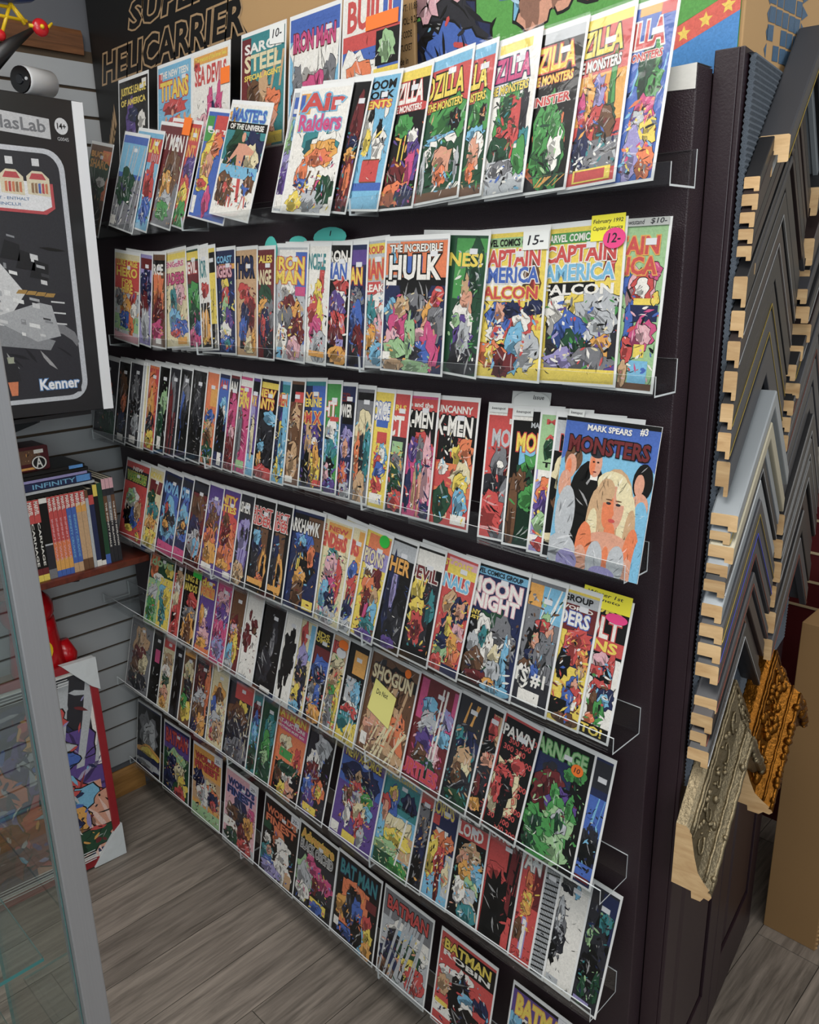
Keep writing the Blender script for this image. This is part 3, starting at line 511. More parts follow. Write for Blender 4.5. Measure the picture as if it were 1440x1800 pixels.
M|1.434|0.1|magazine|b|MARK SPEARS/92-96/w~MONSTERS/77-88/R/k~#3/93-98/w|r 0 97 100 100 k;r 0 0 100 97 b;i 50 60 60 20 c;r 0 0 100 52 c;e 34 40 22 32 k;e 28 26 18 32 k;r 35 60 43 65 w;i 39 71 7 9 f;i 36 69 3 6 o;i 39 78 7.5 3.4 K;i 36.6 72 1.3 0.6 k;i 41.4 72 1.3 0.6 k;i 39 65.5 2 0.5 R;e 14 72 10 9 m;i 12 67 6.5 8 f;i 10 66 3 6 o;e 8 54 7 10 f;e 13 34 11 20 s;e 90 64 10 12 k;i 87 62 5 7 f;e 90 48 9 9 f;e 92 36 8 16 c;e 63 46 21 24 M;e 46 32 9 24 M;e 44 26 6 16 Y;e 80 30 9 26 Y;e 84 26 6 20 M;e 60 60 16 8 Y;i 64 44 11.5 15 f;i 59 42 6 12 o;e 55 55 9 8 M;e 73 55 8 8 Y;i 59 47 2.6 0.9 K;i 69 47 2.6 0.9 K;i 59 49.4 3.4 0.5 m;i 69 49.4 3.4 0.5 m;i 64.5 41 1.4 2 o;i 64.5 36 3.6 1.3 r;i 64 26 6 9 o;i 64 20 24 8 f;e 38 14 9 18 o;e 36 4 8 12 f;e 88 14 8 20 o;e 87 2 7 12 f;i 64 12 14 12 f;i 63 9 4 10 o;e 52 8 9 13 s;e 75 8 9 13 s;e 62 0 14 5 v;e 14 9 17 12 s;e 22 3 12 8 v;e 96 8 5 20 c
ROW 4
R|-0.337|0.9|red cover, green-yellow title, huddle of fighters|r|NEW/90-95/w~WARRIORS/76-88/n/y|r 0 74 100 92 K;r 0 4 100 74 r;o 46 46 28 20 w;o 36 56 20 10 l;o 34 30 24 14 k;o 60 30 20 14 b;o 70 40 16 14 M;o 40 14 16 5 y;o 82 8 8 6 y;d 10 10 95 66 70 wkbnMrBOR
R|-0.247|1.6|pale cover, yellow slashes, dark fighters|Y|NOVA/88-96/y|r 0 70 100 86 R;z 30 60 100 84 2 Y;o 30 60 30 12 N;o 50 46 40 12 t;o 46 28 40 14 O;o 50 12 46 14 y;d 0 4 100 66 60 NtOykMr
R|-0.140|2.5|dark blue cover, cyan title, gold helmet figure|B|NOVA/74-88/c/b|r 0 88 100 97 K;o 50 46 60 30 b;o 50 44 50 24 c;o 30 54 14 12 K;o 30 54 8 10 r;o 40 40 24 12 K;o 74 44 16 8 K;o 34 36 20 5 O;r 0 0 100 14 P;d 5 20 95 62 34 KkOBcr
R|-0.073|1.9|blue cover sliver, cyan title, pink foot|B|NOVA/74-88/c/b|r 0 88 100 97 K;o 50 50 60 26 b;o 50 50 46 20 c;o 50 40 40 10 K;o 60 44 20 5 O;r 0 0 100 14 P;d 0 20 100 62 20 KkOBc
R|0.015|1.2|brown-black cover, blue flash, crossed blades|k||r 0 88 100 98 K;r 0 40 100 86 R;o 50 70 50 16 m;o 40 44 40 16 B;o 50 26 46 16 s;o 60 22 26 10 c;z 0 6 100 40 3 o;d 0 6 100 80 50 BkmRsp
R|0.095|0.5|purple cover, orange-lit armoured crowd, barcode|p||o 50 76 50 12 v;o 50 56 46 18 m;o 40 40 40 14 o;o 50 22 46 14 O;r 6 2 80 10 w;d 0 10 100 86 70 moOpRkM
R|0.184|-0.3|purple-orange cover, yellow title, red caped figure|p|INFINITY/84-94/y/r~ENTITIES/75-83/y/r|o 50 56 54 26 r;o 60 44 40 20 o;o 40 50 24 18 R;o 30 66 20 8 m;o 40 24 60 14 o;o 40 14 40 8 O;r 0 0 100 10 p;r 50 2 96 9 w;d 0 10 100 70 40 roRpOm
R|0.254|-1.0|grey cover, lavender mask shape, gold rubble|K|THE PUNISHER/80-92/w/k|r 0 0 100 98 K;o 50 54 40 24 v;o 40 60 12 8 K;o 74 58 10 8 K;r 20 16 84 40 v;z 24 14 84 40 5 p;o 40 14 40 14 M;d 0 2 100 24 34 MmYkO;d 0 30 100 70 14 pvB
R|0.352|-1.2|black cover, red-white title, orange flaming wheel|k|GHOST/82-92/r/w~RIDER/72-82/r/w|r 20 20 80 70 O;r 20 20 80 70 m;o 30 50 24 18 B;o 26 60 20 8 c;o 70 26 16 22 O;o 70 26 9 16 k;o 60 14 20 8 o;o 26 30 20 16 K;r 6 2 70 8 k;r 0 8 80 14 O;d 5 10 75 66 36 BkcgKo
R|0.426|-1.4|second black cover with red-white title, flaming wheel|k|GHOST/82-92/r/w~RIDER/72-82/r/w|r 10 20 76 70 m;o 20 54 24 14 B;o 60 26 24 22 O;o 58 26 12 16 k;o 20 30 20 16 K;r 0 8 80 14 O;d 0 10 75 66 30 BkcgKo
R|0.556|-1.7|dark blue cover, white spiky title, yellow claws|B|DARKHAWK/78-92/w/k|r 0 80 100 97 k;r 50 64 100 96 m;o 40 70 30 12 b;o 36 68 12 8 c;o 40 50 36 16 B;o 60 44 26 18 k;o 70 58 12 12 o;z 24 40 40 58 3 y;o 40 32 20 12 O;o 40 16 20 16 m;r 60 3 96 13 y;d 5 6 95 70 70 bBkOcmkR
R|0.651|0.6|pale cover, red-orange title, swarm of fliers|Y|THE NEW/90-95/r~DEFENDERS/74-88/r/o|r 0 88 100 98 O;o 60 66 40 14 Y;o 30 70 18 6 t;o 40 50 34 18 e;o 70 40 16 24 r;o 40 34 30 12 P;o 20 26 18 16 c;o 50 18 24 16 B;o 40 8 40 8 s;d 0 4 100 72 110 rBPbYwlkOt
R|0.693|1.7|thin pale cover sliver, red title, blue foot|Y|DEFENDERS/74-88/r/o|r 50 40 100 98 O;o 50 40 40 24 r;o 40 20 46 14 B;o 40 60 40 8 b;o 50 6 50 8 s;d 0 4 100 70 34 rBbwYl
R|0.773|3.9|yellow cover, pale title, purple-orange wrestler|y|CHAMPIONS/70-84/Y/p|r 0 84 100 98 o;r 0 68 100 84 v;o 30 62 30 8 w;o 64 58 24 10 R;o 24 56 16 8 m;o 40 46 30 12 o;o 70 40 18 10 M;o 40 32 16 16 R;z 30 8 46 34 6 P;o 74 24 20 14 c;o 60 14 36 8 t;o 60 4 50 6 p;d 5 8 95 66 50 oRyctkmy
R|0.860|2.3|black cover, gold title, bluish cloaked figure|k|THER/70-84/O/k|r 0 84 100 98 s;o 30 52 24 34 B;o 40 60 10 24 v;o 60 20 34 20 K;o 50 6 30 6 p;d 5 6 95 66 40 BkKbg
R|0.951|0.5|black cover, red-white title, yellow burst, red face|k|DARE/86-94/w~DEVIL/72-84/R/w|r 0 84 100 98 w;o 30 64 26 14 y;o 80 66 24 12 K;o 60 60 14 8 K;r 10 14 82 56 K;o 34 44 26 12 y;o 40 30 26 14 r;o 40 28 14 8 R;o 80 50 14 16 t;d 5 8 95 70 60 ykrRtKO;r 10 6 70 11 k
R|1.037|2.1|red cover, pale blue title, ring of faces|r|THE WEST COAST/90-96/y~ETERNALS/72-84/c/w|r 0 84 100 92 y;r 0 92 100 98 e;o 30 60 22 10 M;o 70 56 26 10 B;o 70 56 16 8 f;o 36 38 24 12 B;o 40 40 12 10 y;o 76 38 20 9 e;o 26 20 26 12 l;o 30 26 28 6 B;o 74 16 22 12 o;o 64 28 16 8 O;o 20 6 18 8 r;r 40 0 100 8 B;d 0 4 100 66 80 fBrlOkyM
R|1.179|-0.9|black cover, cream title, pale crouching figure|k|MARVEL COMICS GROUP/93-97/k~MOON/77-90/w/e~KNIGHT/65-77/w/e~MANY/58-62/y~MUST/54-57/y|r 0 92 100 98 c;r 0 0 100 92 B;r 0 0 56 60 k;o 50 46 30 22 N;o 66 40 26 24 g;o 30 52 14 8 w;o 30 42 16 14 w;o 34 42 9 8 t;o 46 34 8 14 w;o 14 34 10 10 s;o 36 22 9 14 w;o 60 30 12 10 Y;o 78 22 8 24 c;o 84 10 5 12 c;o 20 18 24 12 m;o 40 8 30 6 R;o 60 18 14 10 s;o 70 4 26 5 c;o 56 8 12 3 O;d 4 4 96 60 80 NkBgswkKm
R|1.266|-0.9|grey misty cover, dark-haired woman reading, white logo|g|BOLTS #1/18-30/w|r 0 80 60 97 O;r 40 70 100 97 c;z 0 70 100 97 4 w;o 60 72 12 6 l;o 60 66 28 5 r;o 76 62 10 6 f;o 36 50 24 16 k;o 38 54 10 6 f;o 40 40 30 8 B;o 70 40 26 24 g;o 30 30 26 8 m;o 50 26 14 12 b;r 0 0 100 24 K;r 14 4 76 14 w;o 22 24 18 9 w;o 22 24 14 7 K;d 0 20 100 90 70 gKcslkmN
R|1.339|-0.8|red-yellow cover, flaming figure above blue fighter|y|MARVEL GROUP/92-97/k~WORLD/86-89/w~INVADERS/74-85/w/b|r 0 90 100 98 s;r 0 70 100 90 R;r 40 44 100 72 B;o 50 58 34 14 r;o 60 66 40 8 r;o 80 52 20 8 o;o 20 44 22 12 k;o 80 42 12 5 M;o 66 26 26 14 b;o 70 30 10 6 f;o 74 22 20 8 r;o 70 18 14 6 w;o 50 16 20 12 b;r 0 4 54 18 k;o 60 4 40 5 m;d 0 4 100 70 80 rybkowRmO
R|1.402|-0.7|white cover, red-yellow title blocks, red serpent|w|HEROES/90-95/y~REVOLT/72-88/w/r~TITANS/63-71/y/r~MAGNETO!/1-8/y|r 0 60 100 98 k;r 0 62 100 72 r;o 40 54 36 8 e;o 70 52 14 14 r;o 40 46 40 6 k;o 24 48 30 4 r;o 40 36 30 6 r;o 66 30 34 8 B;o 66 28 20 6 c;o 30 24 16 10 m;o 54 18 20 10 n;o 26 12 18 5 o;r 0 0 100 9 k;d 5 10 95 56 50 rBnkmwsc
ROW 5
R|-0.212|-3.8|dark green cover, pale comic strips, blond figures|N|dove/78-90/l|r 0 72 100 98 N;o 20 80 18 16 o;o 82 78 16 10 y;o 40 64 24 5 w;r 0 0 50 60 l;r 50 0 100 66 y;o 66 46 16 12 c;o 70 24 14 20 t;o 24 40 20 16 s;o 24 20 20 16 n;o 82 44 14 14 y;d 0 4 100 66 110 lytcskrMO
R|-0.151|-3.8|red cover, white bearded figure|r||r 0 80 100 98 k;o 60 74 40 12 M;o 40 60 36 10 w;o 40 44 34 14 Y;o 60 30 40 14 r;r 10 14 50 30 k;o 60 10 40 12 r;d 0 4 100 80 40 rwYMkR
R|-0.059|-3.3|black cover, yellow title, red oval|k|HOWLING &/78-86/y~COMMANDOS/66-76/y|o 60 54 34 12 r;o 50 38 44 10 g;o 50 18 40 18 O;o 50 16 24 18 m;d 0 4 100 44 50 gmOkMs;r 96 0 100 98 Y
R|0.030|-2.7|violet cover, yellow title, orange foot|p|Spider/80-92/y/r~woman/70-82/o/y|r 0 14 100 96 p;o 40 50 18 6 w;o 40 38 18 6 e;o 20 46 14 14 O;o 50 22 40 10 e;o 40 12 40 8 O;r 0 0 100 8 o;d 0 6 100 40 40 OepkBM
R|0.108|-2.2|pink and purple cover, crowded heroines|P||o 50 74 46 16 e;o 50 54 46 16 p;o 40 36 44 16 P;o 50 18 44 14 v;d 0 4 100 90 100 PepRwvcB
R|0.179|-1.7|maroon cover, yellow-skirted red figure|R||r 0 50 100 96 m;o 40 56 26 12 R;o 40 50 34 6 e;o 50 30 32 20 O;o 60 28 20 16 y;o 20 14 30 20 c;o 30 6 40 8 s;d 0 8 100 66 50 ROymecr
R|0.257|-1.1|white cover with dark red blood splatter|w||r 0 0 100 98 w;o 30 76 8 6 R;o 66 66 20 8 R;o 26 46 26 12 R;o 20 58 14 8 R;o 70 60 10 4 m;d 10 10 90 80 24 RRwRk;r 4 2 60 6 s
R|0.360|-0.4|black cover, faint smoky silhouette|k||o 60 70 16 16 K;o 56 60 10 16 g;o 50 50 6 14 g;o 30 30 40 20 K;r 30 2 80 7 w;d 20 30 90 90 24 KkgK
R|0.423|-0.2|white cover, black jagged silhouette|w||r 0 0 100 98 w;o 46 56 50 22 k;r 10 36 90 60 k;o 60 74 20 12 k;o 20 30 20 16 k;o 60 34 14 14 k;r 30 4 46 20 k;d 10 30 90 70 10 k
R|0.488|-0.1|red balloon over dark-suited people|Y||o 30 84 20 14 r;r 70 60 100 98 c;o 40 60 34 14 v;o 30 42 22 14 K;o 66 38 20 16 K;o 40 22 26 12 M;o 30 16 30 14 y;o 70 14 20 16 B;o 30 6 40 6 c;d 0 4 100 50 60 KMyBkfw
R|0.557|0.1|black cover, yellow title, blue cape|k|LEGENDS/90-96/y~COMIC/84-90/y|r 0 60 100 80 R;o 50 58 50 14 b;o 60 50 40 10 B;o 40 34 44 10 g;o 30 20 26 10 s;o 60 26 20 14 b;o 60 10 40 12 O;d 0 4 100 60 70 bBgsrkMO
R|0.617|0.2|tan cover, red title, huddle of figures, wheel|M|MEN/82-94/r/R|o 50 68 50 16 Y;o 50 52 46 14 M;o 40 44 30 5 n;o 40 30 40 10 g;o 40 16 34 14 s;o 40 16 24 10 g;o 80 30 16 30 y;d 0 4 100 80 90 MYrgnksm
R|0.694|0.4|black cover, yellow-red sign, blue swirl foot|k||r 30 70 96 94 O;r 10 40 60 66 s;o 70 50 24 14 c;o 50 34 44 8 w;o 50 32 40 7 r;r 0 0 100 24 y;o 40 20 44 10 t;o 70 10 30 12 y;z 20 0 80 26 2 w;d 5 24 95 66 80 kswtcmg
R|0.862|0.9|brown sketchy cover under a yellow sticky note|m|SHOGUN/76-90/Y/m|o 50 60 50 36 m;o 20 80 20 16 K;o 60 84 40 10 k;o 50 30 50 24 M;o 30 24 26 20 f;o 76 30 20 26 o;o 60 10 40 14 M;z 5 2 95 40 8 Y;z 5 20 95 90 5 M;d 2 2 98 90 120 mMfomYKmM;r 2 8 16 20 w
R|0.985|1.3|maroon cover, grey-blue masked quartet, red title|R|TURTLES/6-20/r/P|r 0 0 100 98 R;r 0 60 100 98 P;r 20 66 90 98 R;o 36 72 22 10 c;o 80 70 18 9 v;o 82 52 18 8 c;o 36 56 24 14 s;o 40 40 26 14 p;o 34 26 24 12 m;o 66 34 16 12 e;z 50 20 70 96 2 w;o 60 16 20 14 N;d 5 6 95 80 80 RcvspmPe
R|1.065|1.6|dark teal cover, gold drips, pale muscular back|K||r 0 0 100 98 K;z 20 76 80 96 6 O;o 60 60 40 12 B;o 20 66 16 6 t;o 50 40 34 18 M;o 60 30 26 12 Y;o 40 20 46 16 K;o 40 30 20 10 m;o 50 8 46 8 N;d 4 4 96 76 70 KktMgNt
R|1.108|1.8|dark cover, red hair, yellow title at foot|k||r 40 60 100 96 M;o 50 66 50 10 k;o 60 84 30 12 r;o 50 40 46 18 K;o 30 30 20 10 R;o 40 14 44 6 O;o 60 56 40 6 f;d 0 6 100 80 44 krKfRm
R|1.202|2.2|red number-patterned cover, white title, pale disc|r|SPAWN/82-92/w/k|r 0 0 100 98 k;n 0 2 100 94 r;o 40 40 44 30 Y;o 40 40 36 24 M;o 40 40 34 22 Y;o 36 52 20 10 k;o 30 50 30 8 r;o 40 36 22 14 k;o 16 36 12 12 r;o 40 22 12 14 k;o 64 62 20 6 r;d 10 24 60 60 30 krkRK
R|1.343|-0.8|black cover, bright green smoke swirls, orange dot|k|CARNAGE/84-96/l/n|r 0 0 100 96 k;r 0 64 70 84 B;o 30 70 16 10 K;o 30 56 24 18 R;o 40 66 20 8 R;o 60 48 24 16 p;o 66 76 10 5 n;o 84 78 10 6 n;o 46 58 8 6 n;o 58 36 30 18 n;o 60 36 24 14 l;o 62 36 14 10 s;o 62 36 9 8 N;o 20 26 22 14 n;o 24 26 14 8 N;o 44 20 14 18 n;o 60 12 24 12 l;o 30 8 26 8 n;o 76 52 6 10 n;o 16 10 12 6 N;d 0 2 100 70 90 nlNknlR
R|1.385|-0.8|dark blue cover, cyan ring lights|B||r 0 76 100 98 K;r 0 40 100 70 b;z 0 40 100 70 6 c;o 50 34 46 14 K;o 50 24 50 10 k;r 0 6 100 16 b;r 10 2 90 6 R;d 0 6 100 60 30 bKcBk
ROW 6
R|-0.425|-3.9|brown-grey cover, red-clad mythical figures|g||r 0 0 100 98 g;o 50 70 34 20 M;o 46 50 30 14 R;o 40 30 30 16 m;o 70 40 20 14 Y;o 50 14 40 12 K;d 5 4 95 90 110 gMRmYsKN
R|-0.352|-4.1|black cover, pink lettering column|k||r 30 56 80 74 P;d 20 10 90 50 20 ssKk
R|-0.275|-4.3|cream cover, red title, green and skin shapes|Y||r 0 84 100 98 r;o 50 66 44 14 M;o 40 52 40 12 w;o 40 40 36 8 N;o 40 20 40 14 f;o 40 10 30 8 O;d 0 4 100 80 60 NwfMkYg
R|-0.215|-4.4|near-black cover, white title|k||r 0 0 100 90 K;o 40 40 50 36 k;d 0 10 100 80 10 Kk
R|-0.142|-4.6|olive yellow cover, dark figures|O||r 0 0 100 90 m;o 50 66 40 20 Y;o 50 46 34 20 K;o 50 20 46 14 y;o 30 30 30 10 n;d 0 4 100 80 60 yKmnO
R|-0.041|-4.9|dark cover, orange ribbon, brown fighter|m||r 0 0 100 96 K;o 30 70 34 18 R;o 80 60 16 30 o;o 40 46 36 14 s;o 40 28 36 14 m;o 60 14 30 14 O;o 20 10 24 8 B;d 0 4 100 86 80 mRokMOsy
R|0.054|-5.2|cream cover, red title, yellow sun, blue flier|Y||o 50 64 40 14 O;o 50 64 26 9 m;o 24 48 20 12 b;o 70 44 30 12 Y;o 40 30 40 12 s;o 30 14 20 8 r;o 60 20 34 14 M;d 0 4 100 60 70 OYbmrskw
R|0.182|-3.7|red title, dark crowd, yellow burst|K||r 20 76 100 96 r;o 60 68 24 8 y;o 40 56 40 16 m;o 40 36 46 18 K;o 50 14 50 14 g;z 60 10 90 76 1 Y;d 0 4 100 66 120 mgKksBY
R|0.227|-3.1|blue-green cover, cyan standing figure|t||r 0 0 100 98 t;o 50 76 50 12 R;o 50 62 34 12 b;o 50 44 30 16 c;o 50 20 50 18 N;d 0 4 100 80 34 tbcNkR
R|0.299|-2.2|misty green cover, pale title|N||r 0 0 100 98 N;o 60 60 40 26 t;o 50 40 34 20 n;o 40 20 40 16 N;o 50 30 20 8 l;d 0 4 100 80 40 NtnlkK
R|0.432|-0.3|orange-red cover, yellow title, speech bubble|o|BATMAN/88-97/y/r~BAT-AUCTION!/81-86/w/P~EVERYTHING MUST GO!/76-79/w/P|r 0 74 100 87 P;r 0 40 100 74 o;o 30 62 22 9 Y;r 10 44 60 54 n;o 78 48 12 14 r;r 0 0 100 36 k;o 20 26 16 12 m;o 52 24 20 6 w;o 60 10 24 10 f;o 36 8 14 10 y;o 50 34 46 6 N;d 0 4 100 60 90 koNmfyrRg
R|0.546|-0.2|black cover, white speech bubble, caped figures|K||r 0 0 100 98 K;r 30 40 100 98 k;o 60 82 30 12 s;o 60 68 10 10 s;o 30 60 26 12 w;o 30 48 30 14 R;o 26 30 26 12 b;o 66 32 24 12 o;o 66 32 12 7 y;o 30 14 24 14 p;r 14 4 70 12 y;d 4 6 96 70 100 KRwbkopgs
R|0.739|0.2|violet-blue cover, massed team, barcode corner|p|NEW X-FORCE/88-98/y/k|r 0 0 100 87 p;r 0 60 100 87 b;o 30 74 30 10 B;o 70 72 30 12 B;o 46 72 8 7 M;o 44 60 18 8 r;o 30 48 16 10 m;o 56 50 18 10 s;o 72 54 14 8 n;o 76 42 14 8 c;o 44 36 16 10 r;o 60 38 14 12 Y;o 34 30 8 14 w;o 64 24 10 14 r;o 72 14 8 12 s;r 1 3 20 14 w;r 30 2 62 11 y;d 14 16 90 78 150 rsmYnckpMOPB
R|0.873|-1.2|teal sky cover, blonde flier over cliff city|c|SUPERGIRL/92-98/y~FIRST FANTASTIC ISSUE!/66-70/k|r 0 40 100 92 t;r 0 30 100 60 c;o 30 70 18 16 b;o 30 78 12 8 y;o 32 76 6 5 f;o 12 66 14 8 r;o 14 56 8 10 f;o 60 40 40 20 Y;r 20 18 100 44 M;o 60 36 36 10 y;o 30 20 36 10 l;r 0 0 100 16 N;o 70 8 30 8 n;z 20 10 70 60 1 w;d 0 2 100 46 90 YMlnyMN;o 76 76 22 9 B
R|0.920|-1.7|grey-black cover, red title, shaggy figure|K||r 0 84 100 98 r;o 50 64 44 20 g;o 50 40 36 20 B;o 40 20 40 18 k;d 0 4 100 84 60 KgBkOm
R|1.004|-2.7|blue cover, yellow title, orange flaming man|B|WINDLORDS/82-96/y/p|r 0 62 100 98 B;r 0 72 30 82 r;r 20 64 70 70 w;r 0 0 100 40 c;o 40 56 30 12 o;o 80 60 18 8 o;o 20 40 24 20 y;o 50 40 20 16 r;o 50 24 8 20 R;o 56 12 7 14 R;r 74 10 100 50 s;o 82 30 14 12 Y;d 4 4 96 64 80 oyrcwROk
R|1.098|-3.8|black cover, red title banner, pale warriors|k|Secret of/90-96/w~WARLORD/76-88/w/r|r 0 74 100 89 r;o 60 60 36 12 M;o 30 54 20 10 f;o 80 44 20 12 c;o 40 40 24 14 O;o 66 32 24 10 l;o 50 20 40 12 s;o 30 26 20 12 w;o 70 8 34 10 t;d 4 4 96 72 110 MfYskcOtlw
R|1.190|-2.8|red cover, black tower silhouette|r|EVOLUTION/90-97/w|r 0 0 100 98 k;r 0 66 60 92 r;r 0 56 40 70 r;o 30 62 30 8 r;r 70 10 84 98 R;z 60 50 96 88 8 R;r 74 2 96 30 r;o 40 30 36 30 k;d 60 20 96 90 24 rRk
R|1.247|-2.0|red cover, fiery column of light, white title|r|VAN/80-96/w/g|r 0 0 100 98 r;r 60 50 100 98 R;o 40 70 14 12 o;o 46 56 30 10 o;o 46 56 18 6 y;o 40 48 24 6 O;r 34 4 62 40 v;r 40 4 56 38 w;o 20 26 20 10 m;o 30 6 22 4 r;d 6 30 90 76 40 roOyR
R|1.283|-1.6|grey grid-pattern cover|K||r 0 0 100 98 s;h 0 0 100 98 k;d 0 0 100 98 6 gK
R|1.351|-0.7|white cover, black ink figure at left|w||r 0 0 100 98 w;o 16 50 22 20 g;o 22 40 26 12 K;o 10 26 14 10 k;o 14 62 12 14 s;o 24 88 30 8 K;o 60 86 10 6 c;d 0 14 40 74 60 Kkgsw;r 4 2 50 8 s
R|1.412|0.2|dark teal-black cover, hulking shadow figure|K||r 0 0 100 98 K;r 40 60 100 98 B;o 60 56 36 22 k;o 60 50 30 20 K;o 16 58 14 8 l;o 40 30 40 20 k;o 70 76 26 8 t;o 30 14 14 12 N;o 80 20 16 14 N;d 4 6 96 84 90 KkBtNgl;r 6 3 70 6 v
ROW 7
R|-0.436|-2.5|blue-black boot cover, yellow band|B||r 0 0 100 98 k;o 50 60 40 30 g;o 54 56 26 24 s;o 50 30 46 12 O;o 54 28 36 10 y;o 50 14 60 12 B;o 50 12 50 6 s;d 10 40 90 90 20 Kgsk
R|-0.237|-2.5|teal cover, big red title, skeletal chariot|B|BATMAN/74-94/r/R|r 0 62 100 96 p;r 0 0 100 64 N;o 50 50 36 18 l;o 40 40 26 18 B;o 66 36 20 14 Y;o 76 20 20 16 y;o 70 8 20 10 r;o 20 20 20 16 B;d 4 4 96 66 100 NBYygkrsO;r 78 84 96 90 w
R|-0.038|-2.5|golden cover, brown-red title, sledding figures|O|WORLD'S/82-92/r/R~FINEST/70-80/r/R|r 0 64 100 96 O;r 0 24 100 64 M;o 24 56 20 14 B;o 66 52 22 9 Y;o 66 42 30 12 o;o 40 36 24 16 w;z 20 16 70 60 3 s;o 76 36 18 12 B;o 76 30 10 8 r;r 0 0 100 18 l;d 4 6 96 60 90 MBwmrlgk
R|0.155|-0.3|dusty pink cover, blue title, caped diver|e|WORLD'S/82-92/B/b~FINEST/70-80/B/b|r 0 50 100 96 e;o 84 56 20 10 e;o 86 60 12 8 P;o 50 54 24 16 B;o 30 46 22 12 m;r 0 24 60 36 w;o 60 40 20 16 K;o 66 22 20 20 R;o 80 40 16 14 O;r 0 0 100 14 s;o 30 14 26 10 N;o 70 10 20 12 r;d 4 4 96 56 90 KmBRwMgk
R|0.360|2.3|black cover, orange title, ghostly robed figure, orange disc|k|WORLD'S/82-92/o/R~FINEST/70-80/o/R|r 2 60 24 72 N;o 46 60 18 12 o;o 18 48 10 6 w;o 60 52 22 8 w;o 62 36 18 22 w;o 66 22 26 10 w;o 56 16 6 14 w;o 68 12 6 12 w;o 20 26 18 16 t;o 24 34 7 7 f;o 24 18 16 8 b;o 34 10 30 8 v;r 74 4 92 22 M;d 8 6 92 62 60 wsktkwbf;r 80 84 96 92 w
R|0.534|2.0|black cover, yellow script title, magenta winged figure|k|Adventure/84-96/O/y~BLACK ORCHID/70-82/g/w|r 0 0 100 68 K;o 24 40 30 24 l;o 20 36 20 18 s;o 34 62 12 8 P;o 50 54 18 9 P;o 60 44 14 10 P;o 80 46 20 10 P;o 52 36 8 12 R;r 36 6 96 24 k;r 42 8 86 20 y;o 60 10 18 8 b;o 20 18 18 12 w;d 4 4 96 60 80 PRlsKykPb
R|0.715|1.7|black cover, teal title, orange light, blue cape|k|BAT MAN/78-95/t/B|r 14 20 78 74 o;o 46 70 26 8 o;o 20 40 18 14 O;o 44 56 16 14 K;o 40 64 8 8 k;o 34 40 14 18 K;o 54 40 14 22 b;o 40 12 26 8 b;o 66 14 10 20 c;o 58 20 14 20 k;o 80 40 10 12 r;o 84 26 10 12 y;r 72 58 96 70 R;r 2 12 14 22 w;o 84 10 12 12 O;d 6 4 94 70 50 KbkoOcr
R|0.909|0.8|grey cover, red title, rain-streaked shapes|g|BATMAN/80-95/r/k|r 0 62 100 82 g;r 0 0 100 70 s;o 40 60 26 12 w;o 36 50 24 14 K;o 60 62 24 8 c;r 66 54 98 70 w;o 80 52 20 10 w;o 60 40 30 14 N;o 70 34 12 8 y;o 50 26 24 12 y;o 44 24 14 8 f;o 46 16 12 6 k;o 20 30 18 18 B;o 80 22 20 18 r;o 20 10 20 10 m;z 0 0 100 80 12 s;d 4 4 96 66 110 gkwNyBsfkR
R|1.114|0.8|red cover, yellow title on black, white-faced dark figure|r|BATMAN/84-95/y/k~ROBIN/77-83/w|r 30 74 100 97 k;o 14 88 14 6 o;r 4 20 96 74 r;o 50 66 14 8 w;o 48 60 9 5 k;o 30 60 24 8 w;o 46 40 26 30 k;o 70 44 24 10 c;o 84 46 14 12 B;o 76 30 24 14 r;o 60 30 12 14 w;o 14 46 12 10 M;r 0 12 46 24 w;r 2 22 26 27 y;o 70 10 16 14 n;o 66 6 12 8 y;o 60 20 30 16 k;d 4 4 96 70 90 kwrcBkRgs
R|1.340|0.8|dark purple cover, big yellow title, light beam|k|BATMAN/74-94/y/O~DETECTIVE/68-72/y|r 0 60 100 97 p;r 0 0 100 66 B;o 26 66 14 8 w;o 26 66 10 5 k;z 30 20 70 62 1 O;o 10 60 12 14 c;r 2 36 50 54 N;o 60 30 34 20 M;o 30 20 24 16 r;d 4 4 96 60 60 BpkONcR
'''
ORD = 'first second third fourth fifth sixth seventh eighth ninth tenth eleventh twelfth thirteenth fourteenth fifteenth sixteenth seventeenth eighteenth nineteenth twentieth twenty-first twenty-second twenty-third twenty-fourth twenty-fifth twenty-sixth twenty-seventh twenty-eighth twenty-ninth thirtieth thirty-first thirty-second'.split()
CW, CH = 0.176, 0.267
BOARD = {}
def board_mesh(wd, ht, t):
    key = (round(wd, 3), round(ht, 3), round(t, 5))
    if key not in BOARD:
        m = MB(); m.box(0, 0, 0, wd, t, ht); o = m.build('backing_board', M_CARD); BOARD[key] = o.data; D.objects.remove(o)
    return BOARD[key]
SLEEVE = {}
def sleeve_mesh(wd, ht):
    key = (round(wd, 3), round(ht, 3))
    if key not in SLEEVE:
        rn = random.Random(3); m = MB(); nx, nz = 5, 7; g = []
        for j in range(nz+1):
            for i in range(nx+1):
                edge = i in (0, nx) or j in (0, nz)
                g.append((-0.0015+(wd+0.003)*i/nx, -0.00150 - (0 if edge else rn.uniform(0, 0.0003)), (ht+0.004)*j/nz))
        m.faces(g, [(j*(nx+1)+i, j*(nx+1)+i+1, (j+1)*(nx+1)+i+1, (j+1)*(nx+1)+i) for j in range(nz) for i in range(nx)])
        o = m.build('plastic_sleeve', M_BAG, smooth=True); SLEEVE[key] = o.data; D.objects.remove(o)
    return SLEEVE[key]
st = MB(); st.box(-0.0095, -0.00145, -0.005, 0.0095, -0.0002, 0.005); _o = st.build('price_sticker', M_STICK); STICK_ME = _o.data; D.objects.remove(_o)
parsed = []; row = 0
